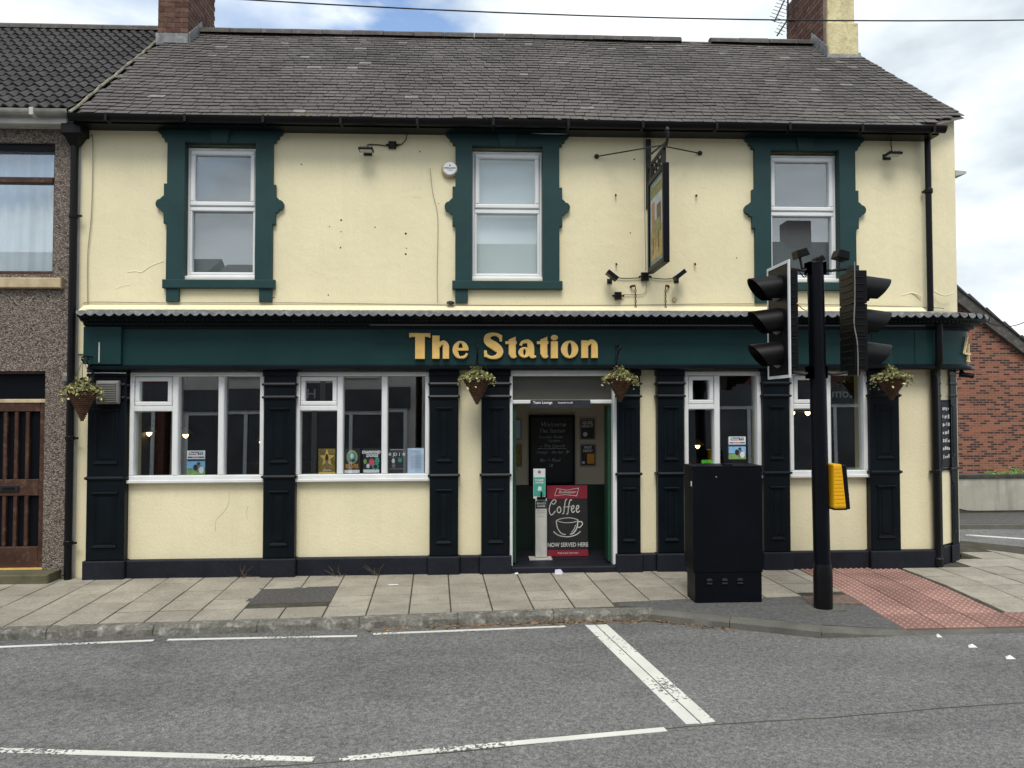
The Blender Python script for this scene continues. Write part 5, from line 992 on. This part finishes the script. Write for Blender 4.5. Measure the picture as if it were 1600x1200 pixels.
cu = MB(); n_ = 90; cu.add([v for j in range(n_ + 1) for v in ((-6.7 + 1.8 * j / n_, .26 + .018 * math.sin(j * .9) + .012 * math.sin(j * .37), 3.5), (-6.7 + 1.8 * j / n_, .26 + .018 * math.sin(j * .9) + .012 * math.sin(j * .37), 5.08))], [(2 * j, 2 * j + 2, 2 * j + 3, 2 * j + 1) for j in range(n_)]); cu.build('net_curtain', K['net'], wn, True)
MB().box(-10, -4.7, .9, .95, 2.9, 5.2).build('room_back', K['ogrey'], nb)
MB().bbox(-6.8, -4.79, -.08, .1, 3.36, 3.48, .01).build('window_sill', K['stone'], nb)
d = MB(); d.box(-6.0, -4.98, .09, .12, .12, 2.40); do_ = d.build('door', K['blackm'], nb)
q = MB(); q.bbox(-6.0, -4.985, .03, .09, 2.03, 2.075, .006); q.build('transom', K['stone'], do_); MB().box(-6, -4.985, .02, .09, 2.37, 2.42).build('door_head', K['wood'], do_)
q = MB(); q.bbox(-5.06, -4.985, .04, .09, .12, 2.03, .006).bbox(-5.99, -5.06, .042, .09, 1.93, 2.03, .006).bbox(-5.99, -5.06, .042, .09, .95, 1.14, .006).bbox(-5.99, -5.06, .042, .09, .12, .36, .006); q.build('door_rail', K['wood'], do_)
for z0, z1 in ((1.14, 1.93), (.36, .95)):
    for k in range(7): x = -5.21 - k * .125; MB().bbox(x - .02, x + .022, .05, .09, z0, z1, .006).build('door_bar', K['wood'], do_)
MB().bbox(-5.50, -5.28, .02, .042, 1.0, 1.075, .006).build('letter_plate', K['iron'], do_); MB().box(-5.46, -5.32, .018, .021, 1.02, 1.05).build('letter_flap', K['black'], do_)
MB().box(-6, -4.98, .0, .09, .085, .12).build('brass_sill', K['gold'], do_); MB().bbox(-6.3, -4.77, -.28, .0, -.05, .105, .015).build('door_step', K['step'], nb)
NEZ = 5.40; nr = MB().add([(-10, -.2, NEZ - .03), (-4.63, -.2, NEZ - .03), (-4.63, RY, RZ - .02), (-10, RY, RZ - .02), (-10, 5.4, NEZ), (-4.63, 5.4, NEZ)], [(0, 1, 2, 3), (3, 2, 5, 4)]).build('roof', K['tile'], nb)
ns_ = Vector((0, RY + .2, RZ - NEZ)); NL = ns_.length; nu = ns_.normalized(); nn_ = Vector((0, -nu.z, nu.y))
tw_, tg = .26, .195; tm = MB(); n_ = 16; ring = []
for j in range(n_ + 1):
    u = j / n_; hgt = .036 * (.5 - .5 * math.cos(4 * math.pi * u)) ** 1.2; ring.append((u * (tw_ - .003), hgt))
for (s0, h0) in ((0, .036), (tg * 1.25, .004)): tm.v += [(u, s0, h + h0) for u, h in ring]
for (s0, h0) in ((0, .012),): tm.v += [(u, s0, h + h0) for u, h in ring]
M_ = n_ + 1
for j in range(n_): tm.f += [(j, j + 1, M_ + j + 1, M_ + j), (2 * M_ + j, 2 * M_ + j + 1, j + 1, j)]; tm.m += [0, 0]
TMs = [tm.mesh('roof_tile', mat('concrete_roof_tile', tuple(a * k for a in (.050, .047, .047)), .7, .2, 3, .4, 50, .3, fine=.2, fs=50), True, shear=False) for k in (.85, 1, 1.15)]
rot = Matrix(((1, 0, 0), (0, nu.y, nn_.y), (0, nu.z, nn_.z))).to_4x4()
for r_ in range(int(NL / tg) + 1):
    for c_ in range(0, 12):
        x = -4.645 - tw_ * (c_ + 1); s0 = r_ * tg - .03
        p_ = Vector((x, -.2 + nu.y * s0, NEZ + nu.z * s0)) + nn_ * random.uniform(-.002, .003)
        piece('roof_tile', random.choice(TMs), nr, Matrix.Translation(p_) @ rot)
x = -4.66
while x > -8.5:
    rt = MB(); k = []
    for e in (x - .45, x - .006): k += [(e, RY + .13 * math.sin(q), RZ - .02 + .10 * math.cos(q)) for q in [math.radians(-95 + 190 * j / 6) for j in range(7)]]
    rt.add(k, [(j, j + 1, 7 + j + 1, 7 + j) for j in range(6)]); rt.build('ridge_tile', K['ridge'], nr, True); x -= .45
q = MB(); vs_ = []
for x in (-10, -4.64): vs_ += [(x, -.25 + a, NEZ - .02 + b_ * 1.25) for a, b_ in pr] if False else [(x, -.25 - .055 * math.cos(a), NEZ - .025 - .065 * math.sin(a)) for a in [math.pi * j / 8 for j in range(9)]]
q.add(vs_, [(j, j + 1, 9 + j + 1, 9 + j) for j in range(8)]); g_ = q.build('gutter', mat('weathered_gutter', (.30, .30, .275), .6, .3, 5, streak=.3), nb, True); MB().box(-10, -4.7, -.19, -.012, 5.24, 5.33).build('soffit_board', K['ogrey'], g_)
for x in (-6.6, -5.82, -5.05): MB().box(x, x + .045, -.315, -.19, NEZ - .10, NEZ - .015).build('gutter_union', K['ogrey'], g_)
x, z = at(105, 590, -.03); single(MB().lathe([(.03, -.06), (.05, -.04), (.055, .02), (.03, .06)], (x, -.03, z), 12), 'wall_lamp', K['grey'], 'small grey bulkhead on the pebbledash beside the left downpipe', 'lamp', smooth=True)

# ================================================================== RIGHT BACKGROUND
bh = thing('brick_house', 'red brick gable-end house beyond the side street', 'house', (15, 14, 0)); GY = 10.6
pk = at(1470, 452, GY); ev = at(1700, 632, GY)
MB().prism([(7.6, -.6), (ev[0], -.6), ev, pk, (7.6, pk[1] - 3)], GY, GY + 9).build('wall', K['gable'], bh)
d_ = (Vector(ev) - Vector(pk)).normalized(); n_v = Vector((-d_.y, d_.x)); E2 = Vector(ev) + d_ * .3
MB().prism([(pk[0] - .05, pk[1] - .04), (E2.x, E2.y - .04), (E2.x + n_v.x * .22, E2.y + n_v.y * .22), (pk[0] + n_v.x * .22, pk[1] + n_v.y * .22)], GY - .15, GY + 9.1).prism([(pk[0], pk[1] - .04), (pk[0], pk[1] + .24), (7.5, pk[1] - 3), (7.5, pk[1] - 3.25)], GY - .15, GY + 9.1).build('roof', K['ridge'], bh)
for k in range(12): p_ = Vector(pk) + d_ * (k * .6) + n_v * .215; MB().prism([(p_.x, p_.y), (p_.x + d_.x * .58, p_.y + d_.y * .58), (p_.x + d_.x * .58 + n_v.x * .03, p_.y + d_.y * .58 + n_v.y * .03), (p_.x + n_v.x * .075, p_.y + n_v.y * .075)], GY - .2, GY + .3).build('verge_tile', K['tile'], bh)
bw = thing('boundary_wall', 'low weathered rendered wall in front of the brick gable', 'wall', (10, 4.6, 0)); WY = 4.5
q = MB(); n_ = 60; xs = [6.0 + 10 * j / n_ for j in range(n_ + 1)]; bz = [.03 + .06 * max(0, math.sin(x * 3.1)) * random.random() + (.10 if 8.3 < x < 8.6 else 0) for x in xs]
q.add([(x, WY, b_) for x, b_ in zip(xs, bz)] + [(x, WY, .66 - (x - 8) * .012) for x in xs], [(j, j + 1, n_ + j + 2, n_ + j + 1) for j in range(n_)]); q.build('render_face', K['plaster'], bw); MB().box(6, 16, WY + .012, WY + .25, -.3, .6).build('core', K['soil'], bw); MB().bbox(6, 16, WY - .03, WY + .28, .62, .69, .01).build('coping', K['soil'], bw)
for (px, s0, lbl) in ((1590, .11, 'bright green weed tuft on the far end of the low wall coping'), (1556, .05, 'small green weed tuft on the middle of the low wall coping')):
    x, z = at(px, 750, WY); mb = MB()
    for k in range(60): a = random.uniform(0, 6.3); c_ = Vector((x + random.gauss(0, s0), WY + .1 + random.gauss(0, .05), .69 + abs(random.gauss(0, s0 * .5)))); e = Vector((math.cos(a), math.sin(a), random.uniform(0, 1))).normalized() * .03; f_ = e.orthogonal().normalized() * .012; mb.add([c_ - e, c_ + f_, c_ + e, c_ - f_], [(0, 1, 2, 3)])
    single(mb, 'weed', mat('fresh_weed', (.12, .26, .03), .7, .3, 10, island=.4), lbl, 'weed')
MB().slab([(6.0, 3.35), (16, 3.0), (16, 4.52), (6, 4.52)], -.2, -.01).build('side_footway', K['patch'], kind='structure'); MB().slab([(6.0, 3.25), (16, 2.9), (16, 3.0), (6, 3.35)], -.2, -.015).build('side_kerb', K['kerbd'], kind='structure')
# ================================================================== SIGNAL, CABINET
ts = thing('traffic_signal', 'black traffic signal pole with two heads facing along the road', 'traffic light', (3.39, -1.83, 0)); PX, PY = 3.385, -1.83
MB().tube([(PX, PY, -.02), (PX, PY, .42), (PX - .008, PY, .5), (PX - .04, PY, 3.36)], .078, 16).build('pole', K['blackm'], ts, True)
MB().lathe([(.088, 0), (.09, .3), (.086, .40), (.078, .43)], (PX, PY, 0), 16).build('sleeve', K['black'], ts, True); MB().lathe([(.0785, 0), (.082, .01), (.06, .03), (.01, .04)], (PX - .04, PY, 3.35), 16).build('pole_cap', K['black'], ts, True)
def head(xc, sg, board):
    z0 = 2.30; yc = PY
    hb = MB(); hb.box(xc - sg * .0 if sg > 0 else xc, xc + .0, yc, yc, z0, z0)
    hb = MB(); xa, xb = (xc - .13, xc) if sg > 0 else (xc, xc + .13)
    for k in range(3): hb.box(xa, xb, yc - .15, yc + .15, z0 + k * .325 + .004, z0 + k * .325 + .321)
    for k in range(14): hb.box(xa - (.006 if sg > 0 else 0), xb + (.006 if sg < 0 else 0), yc - .11, yc + .11, z0 + .05 + k * .066, z0 + .066 + k * .066); hb.box(xa + .02, xb - .03, yc - .157, yc - .15, z0 + .04 + k * .066, z0 + .052 + k * .066)
    h_ = hb.build('signal_head', K['black'], ts, bevel=.008)
    if board:
        b_ = MB(); xf = xc - sg * .0; y0, y1, za, zb = yc - .27, yc + .27, z0 - .07, z0 + 1.05
        b_.mat(0).box(xf - .006, xf + .004, y0, y1, za, zb); f_ = sg * .008 + (-.003 if sg < 0 else 0)
        for a, b2, c_, d2 in ((y0, y0 + .028, za, zb), (y1 - .028, y1, za, zb), (y0 + .028, y1 - .028, za, za + .028), (y0 + .028, y1 - .028, zb - .028, zb)): b_.mat(1).box(min(xf + sg * .0062, xf + sg * .011), max(xf + sg * .0062, xf + sg * .011), a, b2, c_, d2)
        b_.mat(1).box(xf - .0055, xf + .0035, y0 - .004, y0 - .0005, za, zb)
        b_.build('backing_board', [K['black'], K['card']], h_)
    for k in range(3):
        zc = z0 + .163 + k * .325; n_ = 22
        MB().lathe([(.125, 0), (.13, sg * .01), (.12, sg * .03), (.02, sg * .05)], (xc + sg * .006, yc, zc), 20, 'x').build('lens', [K['grey'], K['orange'], K['red']][0 if True else k], h_, True)
        v_ = MB(); vs_ = []
        for rr_ in (.135, .128):
            for j in range(n_ + 1):
                a = R(-50 + 280 * j / n_); ln = .10 + .20 * (.5 + .5 * math.sin(a)) ** .8
                vs_ += [(xc + sg * .004, yc + rr_ * math.cos(a), zc + rr_ * math.sin(a)), (xc + sg * ln, yc + rr_ * .94 * math.cos(a), zc + rr_ * .94 * math.sin(a) - ln * .10)]
        m2 = 2 * (n_ + 1); fs = []
        for j in range(n_): fs += [(2 * j, 2 * j + 1, 2 * j + 3, 2 * j + 2), (m2 + 2 * j, m2 + 2 * j + 2, m2 + 2 * j + 3, m2 + 2 * j + 1), (2 * j + 1, m2 + 2 * j + 1, m2 + 2 * j + 3, 2 * j + 3)]
        v_.add(vs_, fs).build('visor', K['black'], h_, True)
    xi = xb if sg < 0 else xa
    for z_ in (z0 - .03, z0 + .99): MB().tube([(xi - sg * -.02 if False else (xi + (.0 if sg < 0 else 0)), yc, z_ + .02), ((xi + PX - .04) / 2, yc, z_ + .0), (PX - .04 - (.07 if sg < 0 else -.07), yc, z_ + .02)], .014, 8).box(min(xa, xb) + .02, max(xa, xb) - .02, yc - .04, yc + .04, min(z_, z_ + .05) - .01, z_ + .05).box(PX - .13, PX + .05, yc - .05, yc + .05, z_ - .04, z_ + .08).build('bracket', K['iron'], ts)
head(2.975, -1, True); head(3.785, 1, False)
for (x, z_, ang, w_) in ((3.19, 3.455, .35, .062), (3.595, 3.44, -.2, .066), (3.375, 3.40, .5, .045)):
    q = MB(); c_, s0 = math.cos(ang), math.sin(ang)
    def Q(u, y_, v): return (x + c_ * u - s0 * v, PY + y_, z_ + s0 * u + c_ * v)
    q.add([Q(u, y_, v) for y_ in (-.10 * w_ / .075, .06) for u, v in ((-w_, -w_ * .6), (w_, -w_ * .7), (w_ * .85, w_ * .6), (-w_ * .8, w_ * .7))], [(0, 1, 2, 3), (7, 6, 5, 4), (0, 4, 5, 1), (1, 5, 6, 2), (2, 6, 7, 3), (3, 7, 4, 0)]); do = q.build('detector', K['black'], ts, bevel=.008)
    if w_ > .06: MB().tube([(x, PY, z_ - .03), (x + (.02 if x < 3.4 else -.02), PY, z_ - .14), (PX - .04 + (-.05 if x < 3.4 else .05), PY, 3.28)], .012, 6).build('detector_arm', K['iron'], do)
MB().tube(cr([(3.66, PY - .16, 3.35), (3.655, PY - .165, 3.0), (3.645, PY - .165, 2.75), (3.675, PY - .165, 2.55), (3.68, PY - .16, 2.25)], 5), .006, 6).build('loose_cable', K['grey'], ts)
MB().tube(cr([(3.16, PY - .02, 3.30), (3.22, PY - .03, 3.22), (3.27, PY - .02, 3.27), (3.30, PY, 3.2)], 5), .006, 6).tube(cr([(3.16, PY - .02, 2.95), (3.24, PY, 2.9), (3.32, PY, 2.93)], 5), .004, 6).build('loose_cable', K['black'], ts)
# push button unit
pb = thing('push_button_unit', 'yellow ribbed pedestrian push button box strapped to the signal pole', 'push button', (3.50, -1.83, .97))
def wedge(x0, x1t, x1b, y0, y1, z0, z1): return [(x0, y0, z0), (x1b, y0, z0), (x1b, y1, z0), (x0, y1, z0), (x0, y0, z1), (x1t, y0, z1), (x1t, y1, z1), (x0, y1, z1)]
WF = [(0, 3, 2, 1), (4, 5, 6, 7), (0, 1, 5, 4), (1, 2, 6, 5), (2, 3, 7, 6), (3, 0, 4, 7)]
MB().add(wedge(3.45, 3.535, 3.575, -1.94, -1.72, .975, 1.40), WF).build('housing', K['yellow'], pb, bevel=.012)
for k in range(11): z_ = .995 + k * .036; MB().box(3.452, 3.565 - k * .0038, -1.9445, -1.94, z_, z_ + .024).build('rib', K['yellow'], pb)
MB().add(wedge(3.535, 3.585, 3.62, -1.935, -1.725, .965, 1.395), WF).build('front_plate', K['black'], pb, bevel=.012); MB().box(3.47, 3.60, -1.9, -1.76, .955, .975).build('base_lug', K['black'], pb)
# cabinet
cbn = thing('utility_cabinet', 'tall black roadside signal controller cabinet on a vented plinth', 'cabinet', (2.54, -1.42, 0)); x0, x1, y0, y1 = 2.19, 2.885, -1.575, -1.27
MB().box(x0 - .008, x1 + .004, y0 - .006, y1 + .006, .30, 1.345).build('body', K['blackm'], cbn, bevel=.008); MB().box(x0 - .014, x1 + .01, y0 - .012, y1 + .012, 1.345, 1.365).build('lid', K['blackm'], cbn, bevel=.005); MB().box(x0 + .012, x1 - .006, y0 + .002, y1 - .01, -.05, .30).build('plinth', K['blackm'], cbn, bevel=.006)
for k in range(3):
    for j in range(2): xv = 2.345 + k * .155; zv = .19 + j * .032; MB().add([(xv - .03, y0 + .002, zv), (xv + .03, y0 + .002, zv), (xv + .03, y0 - .014, zv), (xv - .03, y0 - .014, zv), (xv - .022, y0 + .002, zv + .022), (xv + .022, y0 + .002, zv + .022)], [(0, 3, 2, 1), (3, 4, 5, 2), (0, 4, 3), (1, 2, 5)]).build('vent_louvre', K['blackm'], cbn)
MB().lathe([(.008, 0), (.008, .004), (.003, .006)], (2.42, y0 - .006, 1.255), 10, 'y').build('lock', K['grey'], cbn); MB().box(2.30, 2.303, y0 - .0075, y0 - .0058, .31, 1.34).build('door_seam', K['black'], cbn); MB().bbox(2.52, 2.60, y0 + .03, y0 + .12, 1.365, 1.378, .005).build('lid_catch', K['blackm'], cbn)
for k in range(2): MB().box(x0 + .0095, x0 + .0115, -1.50 + k * .08, -1.45 + k * .08, .17, .185).box(x0 + .0095, x0 + .0115, -1.50 + k * .08, -1.45 + k * .08, .205, .22).build('side_vent', K['black'], cbn)
MB().box(x0 - .0095, x0 - .0075, -1.55, -1.51, 1.16, 1.21).build('torn_sticker', K['card'], cbn)
# overhead wires, aerial
def owire(a, b, lbl, r=.008):
    (p0, y0), (p1, y1) = a, b; x0, z0 = at(*p0, y0); x1, z1 = at(*p1, y1); d_ = Vector((x1 - x0, y1 - y0, z1 - z0)); A = Vector((x0, y0, z0)) - d_ * .35; B = Vector((x1, y1, z1)) + d_ * .25
    single(MB().tube([A + (B - A) * t / 16 + Vector((0, 0, -.25 * 4 * (t / 16) * (1 - t / 16) + .2)) for t in range(17)], r, 6), 'overhead_wire', K['iron'], lbl, 'wire')
owire(((300, -2), -.5), ((1600, 40), -.2), 'dark overhead wire crossing the sky above the pub roof', .008); owire(((1545, 506), 9), ((1600, 508), 9), 'thin distant overhead wire beyond the brick gable', .012)
ae = thing('tv_aerial', 'slanting television aerial fixed behind the cream and brick chimney', 'aerial', (5.1, 3.4, 7.5)); ay = 3.2
def A_(px, py): x, z = at(px, py, ay); return (x, ay, z)
MB().tube([A_(1231, 32), A_(1231, -60)], .016, 8).tube([A_(1231, 32), (5.33, ay, A_(1231, 32)[2])], .02, 8).build('mast', K['iron'], ae); MB().tube([A_(1214, 56), A_(1231, 30), ], .014, 6).tube([A_(1210, 34), A_(1232, -14)], .012, 6).build('boom', K['iron'], ae)
for k in range(9): a = A_(1210 + k * 2.4, 34 - k * 5.2); MB().tube([(a[0] - .12, ay - .05, a[2] + .01), (a[0] + .14, ay + .05, a[2] - .0)], .005, 5).build('element', K['grey'], ae)
for k in range(4): a = A_(1217 + k * 3, 52 - k * 5); MB().tube([(a[0] - .09, ay - .05, a[2]), (a[0] + .09, ay + .05, a[2])], .005, 5).build('element', K['grey'], ae)

# ================================================================== ACROSS THE STREET (behind the camera, seen in the glass)
MB().slab([(-60, -60), (60, -60), (60, -11.2), (-60, -10.6)], -.3, -.02).build('opposite_pavement', K['tar'], kind='structure')
OY = -14.5
def shop(x0, x1, h, wm, sign, lbl, ridge, upz=3.6, nwin=2):
    t = thing('shop_building', lbl, 'building', ((x0 + x1) / 2, OY - 4, 0), 'shops across the street')
    MB().box(x0, x1, OY - 8, OY, -.1, h).build('wall', K[wm], t); q = MB(); q.prism([(OY + .3, h), (OY - 4, h + ridge), (OY - 8.3, h)], 0, 0); MB().add([(x0, OY + .3, h), (x1, OY + .3, h), (x1, OY - 4, h + ridge), (x0, OY - 4, h + ridge), (x0, OY - 8.3, h), (x1, OY - 8.3, h)], [(0, 1, 2, 3), (3, 2, 5, 4), (0, 3, 4), (1, 5, 2), (0, 4, 5, 1)]).build('roof', K['tile'], t)
    MB().box(x0 + .15, x1 - .15, OY, OY + .15, 2.5, 3.15).build('fascia', K['opdark'], t); q = MB(); text(q, sign, 0, 0, .42, 0, face=lambda u, v: ((x0 + x1) / 2 - u, OY + .152, 2.68 + v)); q.build('lettering', K['ogrey'], t)
    MB().box(x0 + .3, x1 - .3, OY + .02, OY + .06, .5, 2.45).build('shop_glass', K['opdark'], t)
    n_ = 4
    for k in range(n_ + 1): xx = x0 + .3 + (x1 - x0 - .6) * k / n_; MB().box(xx - .05, xx + .05, OY + .05, OY + .10, .0, 2.5).build('shop_mullion', K['owhite'], t)
    MB().box(x0 + .3, x1 - .3, OY + .05, OY + .09, 2.38, 2.49).box(x0 + .3, x1 - .3, OY + .0, OY + .09, 0, .5).build('shop_rail', K['owhite'], t)
    for k in range(nwin):
        xx = x0 + (x1 - x0) * (k + .5) / nwin; wn = MB().box(xx - .65, xx + .65, OY, OY + .08, upz - .1, upz).box(xx - .55, xx - .47, OY, OY + .05, upz, upz + 1.5).box(xx + .47, xx + .55, OY, OY + .05, upz, upz + 1.5).box(xx - .55, xx + .55, OY, OY + .05, upz + 1.42, upz + 1.5).box(xx - .47, xx + .47, OY, OY + .045, upz + .72, upz + .78).build('window', K['owhite'], t); MB().box(xx - .47, xx + .47, OY + .005, OY + .02, upz, upz + 1.42).build('pane', K['opdark'], wn)
    c = (x0 + x1) / 2 + 1.2; MB().box(c - .45, c + .45, OY - 4.3, OY - 3.6, h + ridge - .6, h + ridge + .7).build('chimney', K['brick'], t)
shop(-18, -9.2, 5.6, 'brick', 'cafe', 'brick shop across the street at the far left of the row', 2.3); shop(-9.0, -1.6, 5.5, 'oprender', 'HEIR', 'rendered hair salon with navy fascia across the street', 2.2); shop(-1.4, 5.6, 5.9, 'oprender', 'kristalouise', 'rendered shop with grey lettered fascia across the street', 2.2); shop(5.8, 16, 5.4, 'brick', 'automotive', 'long brick shop across the street opposite the corner', 3.0, nwin=3)
single(MB().tube([(-4.1, -11.5, -.02), (-4.1, -11.5, 7.0), (-4.1, -11.3, 7.5), (-4.1, -10.2, 7.8)], .07, 10).add([(-4.25, -10.4, 7.78), (-3.95, -10.4, 7.78), (-3.98, -9.6, 7.86), (-4.22, -9.6, 7.86), (-4.2, -10.4, 7.9), (-4.0, -10.4, 7.9), (-4.02, -9.65, 7.93), (-4.18, -9.65, 7.93)], [(0, 3, 2, 1), (4, 5, 6, 7), (0, 1, 5, 4), (1, 2, 6, 5), (2, 3, 7, 6), (3, 0, 4, 7)]), 'street_lamp', K['grey'], 'tall grey street lamp across the street from the pub', 'street lamp')
for o in bpy.data.objects:
    if '_o' in o: del o['_o']
